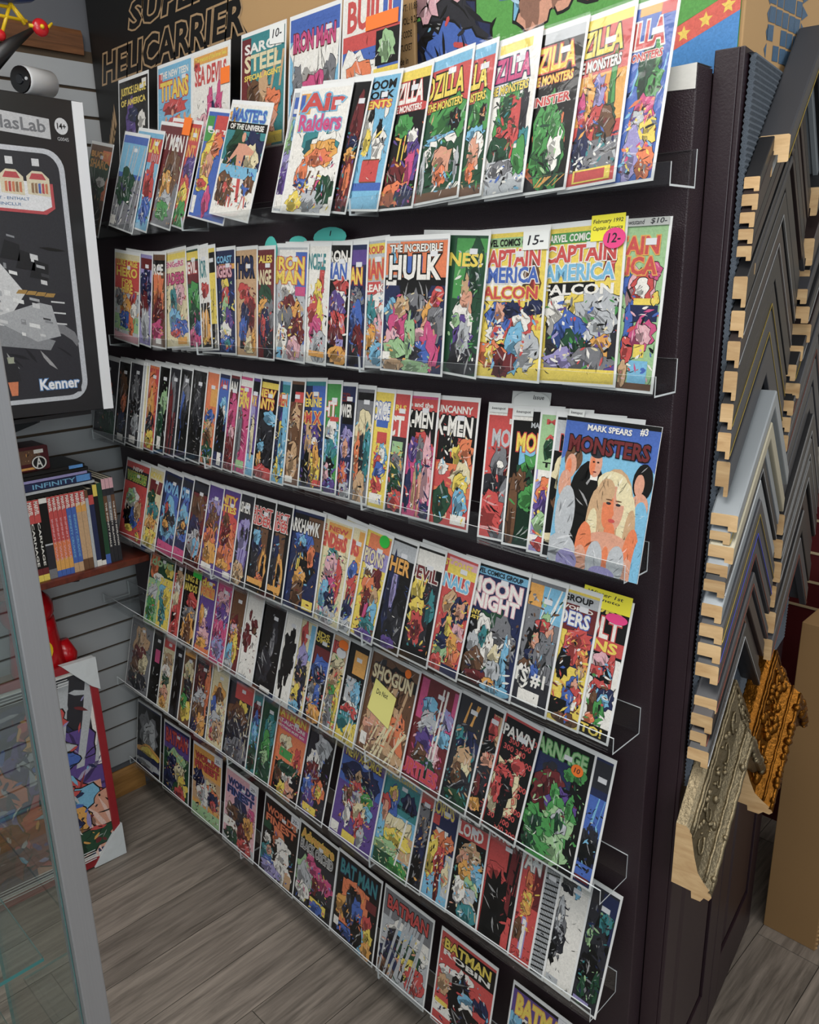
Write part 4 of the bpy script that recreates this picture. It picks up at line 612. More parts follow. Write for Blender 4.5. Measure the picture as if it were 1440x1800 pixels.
for ln in COMICS.strip().split('\n'):
    if ln.startswith('ROW'): row = int(ln[4:]); parsed.append([]); continue
    parsed[-1].append(ln.split('|'))
SLOPE = {1: 0.062, 2: 0.050, 3: 0.058, 4: 0.050, 5: 0.050, 6: 0.050, 7: 0.016}
COMIC = {}
no_sticker = {(3, 30), (3, 26), (3, 27), (3, 28), (3, 29), (3, 3), (3, 4), (5, 6), (5, 13), (7, 6), (7, 7), (7, 8), (7, 9), (0, 2), (0, 3), (0, 5), (7, 0)}
no_bag = {(3, 30), (3, 29), (3, 28), (3, 27), (3, 26), (3, 3), (3, 4)}
for row, items in enumerate(parsed):
    prev_r = None; n_it = len(items)
    xrs = [float(f[1]) for f in items]
    for idx, f in enumerate(items):
        mode, x, roll, desc, bg, titles, shapes = f[0], float(f[1]), float(f[2]), f[3], f[4], f[5], f[6]
        wd, ht = CW, CH
        if mode == 'M': wd, ht = 0.184, 0.264
        if row == 7: wd = 0.184
        if row == 0: wd, ht = 0.180, 0.268
        sl_ = SLOPE.get(row, 0.0); yb = YB[row]; lean = math.asin(min(0.5, LE[row]/ht)); psi = math.atan(sl_)
        thick = 0.0012
        vis = 1.0
        if mode == 'R':
            if idx and items[idx-1][0] == 'R' or (idx and items[idx-1][0] == 'G'):
                vis = max(0.06, min(1.0, (x - xrs[idx-1])/wd))
            xr = x
        elif mode in 'GM': xr = x; yb -= 0.0045; psi = 0.0
        elif mode == 'F': xr = x + wd; psi = 0.0
        elif mode == 'L':
            xr = x + wd; psi = 0.0
            yb += {(1, 5): 0.006, (1, 7): 0.0105, (3, 26): 0.0130, (3, 27): 0.0095, (3, 28): 0.0060, (3, 29): 0.0025}.get((row, idx), 0.004)
        # frame : bottom-right corner rests on the tray
        zt = zrow(row, xr) + (0.0008 if row else -0.0028)
        rot = Matrix.Rotation(-psi, 3, 'Z') @ Matrix.Rotation(-lean, 3, 'X') @ Matrix.Rotation(R(roll), 3, 'Y')
        rt = rot @ Vector((wd, 0, 0)); up = rot @ Vector((0, 0, ht))
        loc = Vector((xr, yb, zt)) - rt
        low = min(0.0, -rt.z, -rt.z*0) ; loc.z += max(0.0, rt.z) if roll < 0 else 0.0
        nm = 'magazine' if mode == 'M' else 'comic_book'
        root = put(nm, board_mesh(wd, ht, thick))
        root.matrix_world = Matrix.Translation(loc) @ rot.to_4x4()
        COMIC[(row, idx)] = (root, wd, ht, vis)
        pos = ORD[idx]
        if mode == 'M': tag(root, 'glossy magazine with blue cover, blonde woman and dark-suited man', 'magazine')
        else: tag(root, f'bagged comic, {desc}, {pos} from left, {ROWN[row]} row', 'comic book', f'comics in the {ROWN[row]} row')
        # printed cover
        mg = 0.0045 if mode != 'M' else 0.0005; mt = 0.009 if mode != 'M' else 0.0005
        pw, ph = wd-2*mg, ht-mg-mt
        fn = lambda u, v, h: (mg+pw*u, -0.0001-h, mg+ph*v)
        cm = MB(); cm.poly([fn(0, 0, 0), fn(1, 0, 0), fn(1, 1, 0), fn(0, 1, 0)], 0, PALC[bg])
        z = draw(cm, shapes, fn, ph/pw, row*100+idx+7, 1-vis if mode == 'R' else 0.0, vis if mode == 'R' else 1.0, ink=(30 if mode != 'M' else 0))
        cm.build('cover', M_PRINT, root)
        # lettering
        tm = MB()
        for t in titles.split('~'):
            p = t.split('/')
            if not p[0]: continue
            v0, v1 = [float(q)/100 for q in p[1].split('-')]
            n = len(p[0]); u0, u1 = 0.07, 0.93
            if n <= 2: u0, u1 = 0.70, 0.92
            elif vis < 0.95 and mode == 'R' and n <= 5: u0, u1 = max(0.07, 1-vis*0.95-0.12), 0.95
            elif n <= 4 and v1-v0 < 0.1: u0, u1 = 0.30, 0.75
            if p[0].startswith('DETECT') : u0, u1 = 0.3, 0.9
            if p[0] == '#3': u0, u1 = 0.80, 0.88
            if p[0] in ('MARK SPEARS',): u0, u1 = 0.25, 0.72
            if p[0] in ('MANY', 'MUST'): u0, u1 = 0.10, 0.36
            if p[0].startswith('FIRST FAN'): u0, u1 = 0.58, 0.95
            add_text(tm, p[0], u0, v0, u1, v1, fn, PALC[p[2]], PALC[p[3]] if len(p) > 3 else None, bold=0.034, z=z, shear=0.0)
        if tm.v: tm.build('title_lettering', M_PRINT, root)
        if (row, idx) not in no_sticker:
            s = put('price_sticker', STICK_ME, root); uo = (1-vis*0.42) if mode == 'R' else 0.80
            rn = random.Random(row*50+idx)
            if mode == 'L': uo = 0.12
            s.location = (mg+pw*min(0.90, uo), 0, mg+ph*rn.uniform(0.84, 0.90))
        if (row, idx) not in no_bag: put('plastic_sleeve', sleeve_mesh(wd, ht), root)

# ---------------------------------------------------------------- notes and tags stuck on comics
INK = P('pen_ink', '1c1c24', 0.6)
def note(row, idx, name, pts, mat, writing=(), h=0.0022, label=None):
    """paper shape (u, v fractions of the comic) with handwriting"""
    root, wd, ht, vis = COMIC[(row, idx)]
    m = MB(); m.prism([(u*wd, v*ht) for u, v in pts], lambda a, b: (a, -h+0.0007, b), lambda a, b: (a, -h, b))
    o = m.build(name, mat, root)
    if label: o['label'] = label
    if writing:
        t = MB()
        for (s, u0, v0, u1, v1) in writing:
            add_text(t, s, u0*wd, v0*ht, u1*wd, v1*ht, lambda a, b, z: (a, -h-0.0003-z, b), None, None) if False else None
            V, F = text_mesh(s, 0.012, 0.15)
            x0 = min(v[0] for v in V); x1 = max(v[0] for v in V); y0 = min(v[1] for v in V); y1 = max(v[1] for v in V)
            t.faces([((u0+(a-x0)/(x1-x0)*(u1-u0))*wd, -h-0.0002, (v0+(b-y0)/(y1-y0)*(v1-v0))*ht) for a, b in V], F)
        t.build('handwriting', INK, o)
    return o
def rect(u0, v0, u1, v1, sk=0.0): return [(u0, v0), (u1, v0+sk), (u1, v1+sk), (u0, v1)]
def oval(cu, cv, ru, rv, n=16): return [(cu+ru*math.cos(2*math.pi*i/n), cv+rv*math.sin(2*math.pi*i/n)) for i in range(n)]
def bubble(cu, cv, ru, rv):
    q = oval(cu, cv, ru, rv, 18); return q[:11] + [(cu-ru*0.95, cv-rv*1.9)] + q[13:]
M_ORANGE = P('orange_label', 'e8742a', 0.6, var=0.04); M_TEAL = P('teal_tag_card', '4fb8ac', 0.6, var=0.04)
M_YNOTE = P('yellow_note', 'e2d83a', 0.7, var=0.04); M_POST = P('pale_yellow_note', 'd8d27e', 0.7, var=0.04)
M_WTAG = P('white_tag_card', 'd8dad6', 0.6, var=0.03); M_PINK = P('pink_dot', 'd8407c', 0.6); M_GDOT = P('green_label', '2fae3c', 0.6, var=0.04)
note(0, 2, 'price_label', rect(0.78, 0.64, 1.0, 0.78), M_ORANGE)
note(0, 3, 'price_label', rect(0.66, 0.84, 0.97, 0.99, -0.02), M_WTAG, [('10-', 0.72, 0.88, 0.92, 0.95)])
note(0, 5, 'price_label', rect(0.42, 0.70, 0.95, 0.80), M_ORANGE)
note(1, 3, 'price_label', rect(0.80, 0.90, 1.05, 1.06), M_ORANGE)
note(2, 10, 'shelf_tag', bubble(0.14, 0.93, 0.16, 0.13), M_TEAL, [('in set', 0.03, 0.90, 0.24, 0.98)])
note(2, 11, 'shelf_tag', oval(0.25, 1.0, 0.20, 0.05), M_TEAL, h=-0.004)
note(2, 13, 'shelf_tag', oval(0.20, 1.04, 0.34, 0.08), M_TEAL, [('1', 0.2, 1.05, 0.24, 1.09)], h=-0.004)
note(2, 17, 'price_label', rect(0.68, 0.85, 1.0, 0.965), M_WTAG, [('15-', 0.74, 0.88, 0.94, 0.94)])
note(2, 18, 'paper_note', rect(0.62, 0.87, 0.98, 1.02), M_YNOTE, [('February 1992', 0.64, 0.965, 0.96, 0.995), ('Captain America', 0.64, 0.925, 0.96, 0.955)])
o_ = note(2, 18, 'price_dot', oval(0.88, 0.88, 0.12, 0.06), M_PINK, [('12-', 0.81, 0.855, 0.95, 0.91)], h=0.0032)
note(2, 19, 'handwritten_strip', rect(0.02, 0.955, 0.98, 1.0), P('grey_card', 'a8aaa6', 0.6, var=0.05), [('Newsstand', 0.52, 0.965, 0.74, 0.992), ('$10-', 0.80, 0.962, 0.96, 0.996)])
note(3, 26, 'shelf_tag', rect(0.30, 0.985, 0.80, 1.09), M_WTAG, [('Blossom Issue', 0.36, 1.03, 0.74, 1.065)], h=-0.003)
note(3, 27, 'shelf_tag', oval(0.22, 1.03, 0.24, 0.075), M_WTAG, [('Issue', 0.24, 1.05, 0.38, 1.08)], h=-0.003)
note(3, 26, 'shelf_tag', rect(0.03, 0.93, 0.28, 0.985), M_WTAG, [('keenspot', 0.06, 0.945, 0.25, 0.97)])
note(3, 27, 'shelf_tag', rect(0.03, 0.93, 0.28, 0.985), M_WTAG, [('keenspot', 0.06, 0.945, 0.25, 0.97)])
note(3, 30, 'shelf_tag', rect(0.01, 0.995, 0.18, 1.045), M_WTAG, [('keenspot', 0.03, 1.008, 0.16, 1.033)], h=-0.002)
note(4, 13, 'price_dot', oval(0.85, 0.92, 0.10, 0.055), M_GDOT)
note(4, 20, 'paper_note', rect(0.40, 0.90, 0.98, 1.03, -0.0), M_YNOTE, [('Winter 1st', 0.45, 0.985, 0.88, 1.01), ('Magneto', 0.45, 0.945, 0.85, 0.972)])
note(4, 20, 'price_dot', oval(0.84, 0.86, 0.13, 0.035), M_PINK)
note(5, 2, 'price_label', rect(0.72, 0.84, 1.02, 0.93, -0.02), M_GDOT)
note(5, 11, 'price_dot', oval(0.88, 0.90, 0.11, 0.05), M_ORANGE)
note(5, 11, 'price_dot', oval(0.86, 0.82, 0.11, 0.05), M_STICK)
note(5, 13, 'price_dot', oval(0.78, 0.92, 0.06, 0.04), M_ORANGE)
note(5, 13, 'sticky_note', [(0.14, 0.44), (0.62, 0.36), (0.66, 0.66), (0.20, 0.74)], M_POST, [('Do Not', 0.26, 0.61, 0.50, 0.66)], h=0.004)
note(5, 18, 'price_dot', oval(0.80, 0.80, 0.08, 0.045), M_ORANGE, [('10', 0.76, 0.78, 0.84, 0.82)])
for (i, s) in ((2, '35-'), (3, '20-'), (4, '25-')):
    note(7, i, 'price_label', rect(0.76, 0.88, 0.98, 0.97), M_STICK, [(s, 0.80, 0.905, 0.95, 0.945)])
note(7, 9, 'price_label', rect(0.70, 0.89, 0.94, 0.97), M_STICK, [('30-', 0.75, 0.91, 0.90, 0.95)])
note(6, 17, 'price_label', rect(0.30, 0.965, 0.75, 1.02), M_STICK, [('15-', 0.40, 0.98, 0.64, 1.005)])

# ================================================================== BIFOLD DOORS
A0 = Vector((1.4815, 0.055, 0)); DV = Vector((-0.1305, 0.861, 0)).normalized(); NV = Vector((DV.y, -DV.x, 0))
def Q(s, off, z): return tuple(A0 + DV*s + NV*off + Vector((0, 0, z)))
def sbox(mb, s0, s1, o0, o1, z0, z1, mi=0):
    v = [Q(s0, o0, z0), Q(s1, o0, z0), Q(s1, o1, z0), Q(s0, o1, z0), Q(s0, o0, z1), Q(s1, o0, z1), Q(s1, o1, z1), Q(s0, o1, z1)]
    mb.faces(v, [(0, 1, 2, 3), (7, 6, 5, 4), (4, 5, 1, 0), (5, 6, 2, 1), (6, 7, 3, 2), (7, 4, 0, 3)], mi)
def door(s0, s1, label):
    root = empty('bifold_door', Q((s0+s1)/2, -0.02, 0))
    tag(root, label, 'door', 'bifold door leaves')
    inv = Matrix.Translation(root.location).inverted()
    def part(name, fn, mat=M_AUB):
        m = MB(); fn(m); o = m.build(name, mat, root, bevel=0.0015); o.matrix_parent_inverse = inv; return o
    part('core', lambda m: sbox(m, s0, s1, -0.044, -0.008, 0.004, 2.25))
    part('stile', lambda m: sbox(m, s0, s0+0.075, -0.008, 0.0, 0.004, 2.25)); part('stile', lambda m: sbox(m, s1-0.075, s1, -0.008, 0.0, 0.004, 2.25))
    for z0, z1 in ((0.004, 0.17), (1.0, 1.12), (2.14, 2.25)):
        part('rail', lambda m: sbox(m, s0+0.075, s1-0.075, -0.008, 0.0, z0, z1))
    for z0, z1 in ((0.17, 1.0), (1.12, 2.14)):
        def rp(m):
            a, b_, g, g2 = s0+0.075, s1-0.075, 0.012, 0.034
            o1 = [Q(a+g, -0.008, z0+g), Q(b_-g, -0.008, z0+g), Q(b_-g, -0.008, z1-g), Q(a+g, -0.008, z1-g)]
            o2 = [Q(a+g2, -0.001, z0+g2), Q(b_-g2, -0.001, z0+g2), Q(b_-g2, -0.001, z1-g2), Q(a+g2, -0.001, z1-g2)]
            m.faces(o1+o2, [(0, 1, 5, 4), (1, 2, 6, 5), (2, 3, 7, 6), (3, 0, 4, 7), (4, 5, 6, 7)])
        part('raised_panel', rp)
door(0.0, 0.428, 'aubergine bifold door leaf next to the comic panel'); door(0.434, 0.862, 'aubergine bifold door leaf next to the cardboard box')
# ribbed carpet backing
M_RUG = P('carpet_grey', '4b535c', 0.95, bump=0.5, bscale=500, var=0.25, vscale=90)
m = MB(); nz = 150; prof = []
for i in range(nz+1):
    for j in (0, 1): pass
rows_ = []
for i in range(nz*2+1):
    z = 0.99 + (2.243-0.99)*i/(nz*2); o = 0.010 + (0.0022 if i % 2 else 0.0)
    wob = 0.004*math.sin(z*9.0) + 0.003*math.sin(z*23)
    rows_.append((Q(0.014+wob, o, z), Q(0.80, o, z)))
for i in range(len(rows_)-1): m.poly([rows_[i][0], rows_[i][1], rows_[i+1][1], rows_[i+1][0]])
for i in range(len(rows_)-1):
    z0, z1 = rows_[i][0], rows_[i+1][0]
    e0 = Vector(z0) - NV*0.0085; e1 = Vector(z1) - NV*0.0085; m.poly([tuple(e0), z0, z1, tuple(e1)])
m.poly([rows_[-1][0], rows_[-1][1], Q(0.80, 0.0005, 2.243), Q(0.014, 0.0005, 2.243)])
tag(m.build('carpet_panel', M_RUG), 'grey ribbed carpet pinned over the doors behind the frame samples', 'carpet')

# ================================================================== FRAME CORNER SAMPLES
M_BLK = P('frame_black_matte', '1d1d1f', 0.38, var=0.1); M_CHAR = P('frame_charcoal', '35363a', 0.42, var=0.1, stretch=(1, 1, 1))
M_DKBR = P('frame_dark_brown', '2a2120', 0.38, var=0.12); M_SIL = P('frame_silver_grey', '8e9498', 0.35, 0.3, var=0.08); M_PALE = P('frame_champagne', 'b3ad98', 0.35, 0.4, var=0.1)
M_GLINE = P('gilt_line', 'b9a042', 0.3, 0.6); M_SLINE = P('silver_line', 'b8bcc0', 0.3, 0.6); M_RLINE = P('copper_line', '8a4a3c', 0.3, 0.5); M_BLINE = P('blue_line', '3a42b0', 0.4)
FM = {'b': M_BLK, 'c': M_CHAR, 'd': M_DKBR, 's': M_SIL, 'p': M_PALE}
LM = {'y': M_GLINE, 's': M_SLINE, 'r': M_RLINE, 'u': M_BLINE}
def chevron(s0, zt, h, t, a, fm, line, label, off=0.0125, group='frame corner samples', a2=None):
    root = empty('frame_corner_sample', Q(s0+a, off, zt-h))
    tag(root, label, 'frame sample', group)
    inv = Matrix.Translation(root.location).inverted()
    prof = [(0, h*0.96), (0.06*t, h), (t*0.94, h), (t, h*0.95), (t, h*0.04), (t*0.96, 0), (t*0.66, 0), (t*0.66, h*0.28), (0, h*0.28)]
    a2 = a if a2 is None else a2
    for nm, (sa, sb, za, zb) in (('moulding_arm', (s0, s0+a, zt-h, zt-h+a)), ('moulding_arm', (s0+a, s0+a+a2, zt-h+a, zt-h+a-a2))):
        m = MB(); m.prism(prof, lambda o, v: Q(sa, off+o, za+v), lambda o, v: Q(sb, off+o, zb+v), 0, 1)
        arm = m.build(nm, [FM[fm], M_WOODEND], root); arm.matrix_parent_inverse = inv
        if line:
            l = MB(); l.prism([(t+0.0004, h*0.12), (t+0.0012, h*0.12), (t+0.0012, h*0.12+0.0022), (t+0.0004, h*0.12+0.0022)], lambda o, v: Q(sa, off+o, za+v), lambda o, v: Q(sb, off+o, zb+v))
            lo = l.build('accent_line', LM[line], arm); lo.matrix_parent_inverse = Matrix.Identity(4)
# near column: (s0, top z of cut end, height, thickness, finish, line)
NEAR = [(.072, 2.134, .040, .046, 'c', 'y'), (.072, 2.094, .020, .024, 's', ''), (.010, 2.071, .023, .023, 'b', ''), (.006, 2.046, .023, .024, 'd', ''), (.004, 2.020, .022, .022, 'd', ''), (.004, 1.996, .022, .022, 'b', ''), (.004, 1.971, .022, .022, 'd', ''), (.036, 1.946, .018, .022, 'c', ''),
        (.002, 1.926, .047, .021, 'b', ''), (.006, 1.874, .043, .021, 'b', 's'), (.0, 1.827, .042, .020, 'd', 's'), (-.004, 1.780, .047, .021, 'b', ''), (-.006, 1.728, .042, .020, 'b', 'y'), (-.008, 1.681, .044, .021, 'c', 'y'), (.0, 1.631, .060, .022, 'c', ''),
        (-.006, 1.543, .029, .044, 's', ''), (-.004, 1.511, .022, .034, 's', 'y'), (-.004, 1.486, .030, .042, 'p', ''), (-.008, 1.453, .024, .036, 's', ''), (-.014, 1.426, .030, .036, 'b', 's'), (-.014, 1.381, .033, .035, 's', ''), (-.016, 1.344, .034, .040, 'c', 'y'), (-.016, 1.307, .034, .040, 'c', 'u'), (-.018, 1.269, .036, .040, 'c', 'r'),
        (-.008, 1.199, .028, .040, 'c', 'r'), (-.018, 1.168, .034, .038, 'd', ''), (-.016, 1.130, .028, .030, 'd', 'r'), (-.022, 1.099, .034, .038, 'b', 's')]
FIN = {'b': 'black', 'c': 'charcoal', 'd': 'dark brown', 's': 'silver grey', 'p': 'champagne'}
LN = {'y': ' with gilt line', 's': ' with silver line', 'r': ' with copper line', 'u': ' with blue line', '': ''}
for i, (s0, zt, h, t, fm, ln_) in enumerate(NEAR):
    chevron(s0, zt, h, t, 0.185, fm, ln_, f'{FIN[fm]} frame corner sample{LN[ln_]}, {ORD[i]} from top in near column')
FAR = [(.392, 2.078, .05, .035, 'b', ''), (.402, 1.988, .05, .035, 'd', ''), (.420, 1.930, .03, .03, 'b', ''), (.397, 1.895, .028, .034, 'c', ''), (.404, 1.862, .032, .04, 'b', 's'), (.44, 1.826, .036, .04, 'd', ''), (.42, 1.785, .03, .034, 'b', 's'), (.396, 1.750, .032, .03, 'b', 'y'), (.410, 1.712, .030, .038, 'c', ''), (.400, 1.678, .03, .032, 'b', 'r'), (.400, 1.644, .03, .03, 'c', ''), (.396, 1.608, .034, .03, 'c', 'r'),
       (.40, 1.560, .045, .03, 'c', ''), (.40, 1.500, .050, .03, 'c', ''), (.40, 1.440, .045, .04, 'b', 's'), (.40, 1.385, .042, .042, 'b', 's'), (.40, 1.335, .046, .045, 'b', 's'), (.40, 1.280, .05, .04, 'd', ''), (.40, 1.220, .05, .045, 'b', ''), (.40, 1.155, .05, .045, 'c', 'r')]
for i, (s0, zt, h, t, fm, ln_) in enumerate(FAR):
    chevron(s0, zt, h, t, 0.185, fm, ln_, f'{FIN[fm]} frame corner sample{LN[ln_]}, {ORD[i]} from top in far column')

# ornate corners
def ornate(s0, zt, h, t, a, a2, mat, label, off, seed, leafy):
    root = empty('ornate_frame_corner', Q(s0+a, off, zt-h)); tag(root, label, 'frame sample')
    inv = Matrix.Translation(root.location).inverted()
    prof = [(0, h), (0.25*t, h*1.0), (0.34*t, h*0.96), (0.40*t, h*0.90), (0.42*t, h*0.82), (0.50*t, h*0.62), (0.62*t, h*0.40), (0.80*t, h*0.28), (0.95*t, h*0.20), (1.0*t, h*0.12), (0.94*t, h*0.06), (0.82*t, h*0.07), (0.74*t, 0.0), (0.52*t, 0.0), (0.50*t, h*0.10), (0.0, h*0.12)]
    rn = random.Random(seed)
    def face_off(v):                                           # front height of the moulding at v (0..h)
        pts = [(h, 0.30*t), (h*0.90, 0.40*t), (h*0.62, 0.50*t), (h*0.40, 0.62*t), (h*0.20, 0.95*t), (0, 0.9*t)]
        for (va, oa), (vb, ob) in zip(pts, pts[1:]):
            if vb <= v <= va: return oa+(ob-oa)*(va-v)/(va-vb)
        return 0.9*t
    for sa, sb, za, zb in ((s0, s0+a, zt-h, zt-h+a), (s0+a, s0+a+a2, zt-h+a, zt-h+a-a2)):
        m = MB(); m.prism(prof, lambda o, v: Q(sa, off+o, za+v), lambda o, v: Q(sb, off+o, zb+v), 0, 1)
        arm = m.build('moulding_arm', [mat, M_WOODEND], root); arm.matrix_parent_inverse = inv
        def W(k, v, up=0.0): return Q(sa+(sb-sa)*k, off+face_off(v)+up, za+(zb-za)*k+v)
        for v, r in ((h*0.93, 0.0035), (h*0.86, 0.0025), (h*0.30, 0.003), (h*0.17, 0.0045)):
            b = MB(); b.tube([W(k/14, v, 0.001+0.0012*(k % 2)) for k in range(15)], r, 6); o = b.build('bead_rail', mat, arm, smooth=True)
        o = MB(); n = 5
        for i in range(n):                                      # C-scrolls
            k0 = (i+0.5)/n; sg = 1 if i % 2 else -1; pts = []; rr = []
            for j in range(16):
                an = sg*(0.4+j*0.36) + i; q = (0.19 - 0.010*j)*(0.55 if leafy else 0.6)
                kk = min(0.985, max(0.015, k0 + q*0.62*math.cos(an))); vv = h*(0.58 + q*1.35*math.sin(an)*0.9)
                pts.append(W(kk, min(h*0.84, max(h*0.30, vv)), 0.002)); rr.append((0.0045 if leafy else 0.0030)*(1-j/22))
            o.tube(pts, rr, 6)
        o.build('scroll_ornament', mat, arm, smooth=True)['kind'] = 'stuff'
        l = MB()
        for i in range(80 if leafy else 46):                    # leaves
            kk = rn.uniform(0.04, 0.96); vv = h*rn.choice((rn.uniform(0.36, 0.80), rn.uniform(0.05, 0.22))); c = Vector(W(kk, vv, 0.001)); r = rn.uniform(0.004, 0.010)*(1.2 if leafy else 0.75)
            l.ball(c, r*0.9, r*1.0, r*rn.uniform(0.6, 1.5), 8)
        l.build('leaf_ornament', mat, arm, smooth=True)['kind'] = 'stuff'
M_CHAMP = P('antique_silver_leaf', '7a6e56', 0.36, 0.75, bump=0.5, bscale=180, var=0.30, vscale=30)
M_GOLD = P('antique_gold_leaf', '74480f', 0.30, 0.85, bump=0.5, bscale=140, var=0.35, vscale=24)
ornate(-0.055, 0.955, 0.150, 0.075, 0.215, 0.16, M_CHAMP, 'wide ornate antique silver frame corner below the black samples', 0.0130, 4, False)
ornate(0.285, 0.915, 0.120, 0.105, 0.190, 0.15, M_GOLD, 'ornate carved gold frame corner below the far column', 0.0130, 9, True)

# ================================================================== BOXES ON TOP
M_KRAFT = P('cardboard_kraft', 'a8875c', 0.8, bump=0.05, bscale=120, var=0.06, vscale=5)
M_KRAFT2 = P('cardboard_brown', '8a6a42', 0.8, bump=0.05, bscale=120, var=0.08, vscale=4)
ZT = 2.2295
def pr(name, shapes_fn, parent):
    m = MB(); shapes_fn(m); return m.build(name, M_PRINT, parent)
hb = tag(boxobj('toy_carton', -0.655, 0.105, ZT, 0.598, 0.50, 2.95, M_KRAFT, bevel=0.002), 'large kraft carton with black print and SUPER lettering behind the comics', 'box')
def ff(y): return lambda u, v, h: (u, y-0.0006-h, v)
def heli(m):
    f = ff(0.105); k = PALC['k']; tn = rgba('a8875c')
    m.poly([f(-0.654, 2.2300, 0), f(0.10, 2.23, 0), (0.20, 0.1044, 2.50), (0.02, 0.1044, 2.72), (-0.10, 0.1044, 2.80), (-0.30, 0.1044, 2.945), (-0.654, 0.1044, 2.945)], 0, k)
    def slab(pts, c, z): m.poly([f(a, b, z) for a, b in pts], 0, c)
    # lettering plate
    add_text(m, 'SUPER', -0.40, 2.632, 0.05, 2.702, f, k, tn, 0.03, 0.0002, shear=0.25)
    add_text(m, 'HELICARRIER', -0.60, 2.522, 0.17, 2.602, f, k, tn, 0.03, 0.0002, shear=0.25)
    # bird-like emblem, only its lower edge in view
    for pts in ([(-0.50, 2.93), (-0.42, 2.90), (-0.46, 2.80), (-0.43, 2.735), (-0.50, 2.76), (-0.55, 2.84)], [(-0.38, 2.93), (-0.30, 2.90), (-0.33, 2.84), (-0.36, 2.80), (-0.40, 2.86)]):
        slab(pts, tn, 0.0002)
    slab([(-0.475, 2.905), (-0.44, 2.89), (-0.47, 2.81), (-0.50, 2.83)], k, 0.0004)
    for i in range(6):
        x = -0.62+0.012*i; slab([(x, 2.28+0.02*i), (x+0.02, 2.30+0.02*i), (x+0.015, 2.36+0.02*i), (x+0.006, 2.33+0.02*i)], tn, 0.0002)
    rn = random.Random(8)
    for i in range(22):                                         # line drawing on bare board
        x = rn.uniform(0.16, 0.56); z = rn.uniform(2.58, 2.80); a = rn.uniform(-0.5, 2.6); L = rn.uniform(0.03, 0.10); w_ = 0.0016
        slab([(x, z), (x+L*math.cos(a), z+L*math.sin(a)), (x+L*math.cos(a)-w_*math.sin(a)*2, z+L*math.sin(a)+w_*math.cos(a)*2), (x-w_*math.sin(a), z+w_*math.cos(a))], rgba('4a3a26'), 0.0002)
pr('printed_artwork', heli, hb)
sb = tag(boxobj('shipping_box', 0.602, 0.105, ZT, 0.762, 0.48, 2.90, M_KRAFT, bevel=0.002), 'plain tan shipping box with weight and date code print', 'box')
def shp(m):
    f = ff(0.105); c = rgba('2a241c')
    for i, s in enumerate(('GR WT: 11.85', 'CU VOL: 9.25', 'DATE CODE', 'PAWTUCKET', 'Made in')):
        z = 2.452 - 0.024*i; add_text(m, s, 0.705, z, 0.705+0.0066*len(s)*0.85, z+0.013, f, c, None, 0.01)
    m.poly([f(0.692, 2.231, 0), f(0.694, 2.231, 0), f(0.694, 2.895, 0), f(0.692, 2.895, 0)], 0, rgba('7a6040'))
    m.poly([f(0.62, 2.36, 0), f(0.65, 2.345, 0), f(0.665, 2.30, 0), f(0.64, 2.335, 0)], 0, c)
pr('printed_marks', shp, sb)
cb = tag(boxobj('colour_print_box', 0.766, 0.108, ZT, 1.452, 0.43, 2.78, M_KRAFT, bevel=0.002), 'wide box with green, blue and orange comic-style artwork and star band', 'box')
def art(m):
    f = lambda u, v, h: (0.768+0.678*u, 0.1074-h, 2.231+0.54*v)
    m.poly([f(0, 0, 0), f(1, 0, 0), f(1, 1, 0), f(0, 1, 0)], 0, rgba('4fa03a'))
    draw(m, 'z 10 40 40 100 2 s;o 12 24 16 16 B;o 13 30 13 12 K;o 14 20 12 12 b;o 4 44 6 8 e;o 18 46 7 6 e;o 42 42 10 14 c;o 44 54 8 6 M;o 44 34 6 12 f;o 36 52 4 10 O;o 60 46 13 14 b;o 62 40 8 10 r;o 62 56 9 8 c;o 52 36 5 8 f;o 78 46 12 12 g;o 79 38 8 8 B;o 70 44 6 10 O;o 50 46 5 10 O;r 0 0 100 3 K;d 5 8 90 60 70 BbrOcfnlyK', f, 0.8, 77, ink=50, dsz=0.6)
    # striped band with stars at the lower right
    def slab(pts, c, z): m.poly([f(a, b, z) for a, b in pts], 0, c)
    slab([(0.66, 0.0), (1.0, 0.0), (1.0, 0.16), (0.66, 0.0)][:3], rgba('1f80c8'), 0.0030)
    slab([(0.60, 0.0), (0.66, 0.0), (1.0, 0.15), (1.0, 0.21), (0.60, 0.03)], rgba('d8452a'), 0.0031)
    for i in range(7):
        cx, cy = 0.66+0.052*i, 0.024+0.0240*i; q = []
        for j in range(10):
            r = 0.022 if j % 2 == 0 else 0.010; an = math.pi/2 + j*math.pi/5; q.append((cx+r*math.cos(an)*0.8, cy+r*math.sin(an)))
        slab(q, rgba('e8c22e'), 0.0032)
    slab([(0.82, 0.13), (1.0, 0.21), (1.0, 0.345), (0.82, 0.30)], rgba('4fa03a'), 0.0031)
    slab([(0.82, 0.30), (1.0, 0.345), (1.0, 0.365), (0.82, 0.32)], PALC['w'], 0.0031); slab([(0.82, 0.32), (1.0, 0.365), (1.0, 1), (0.82, 1)], rgba('2c6a30'), 0.0031)
pr('printed_artwork', art, cb)
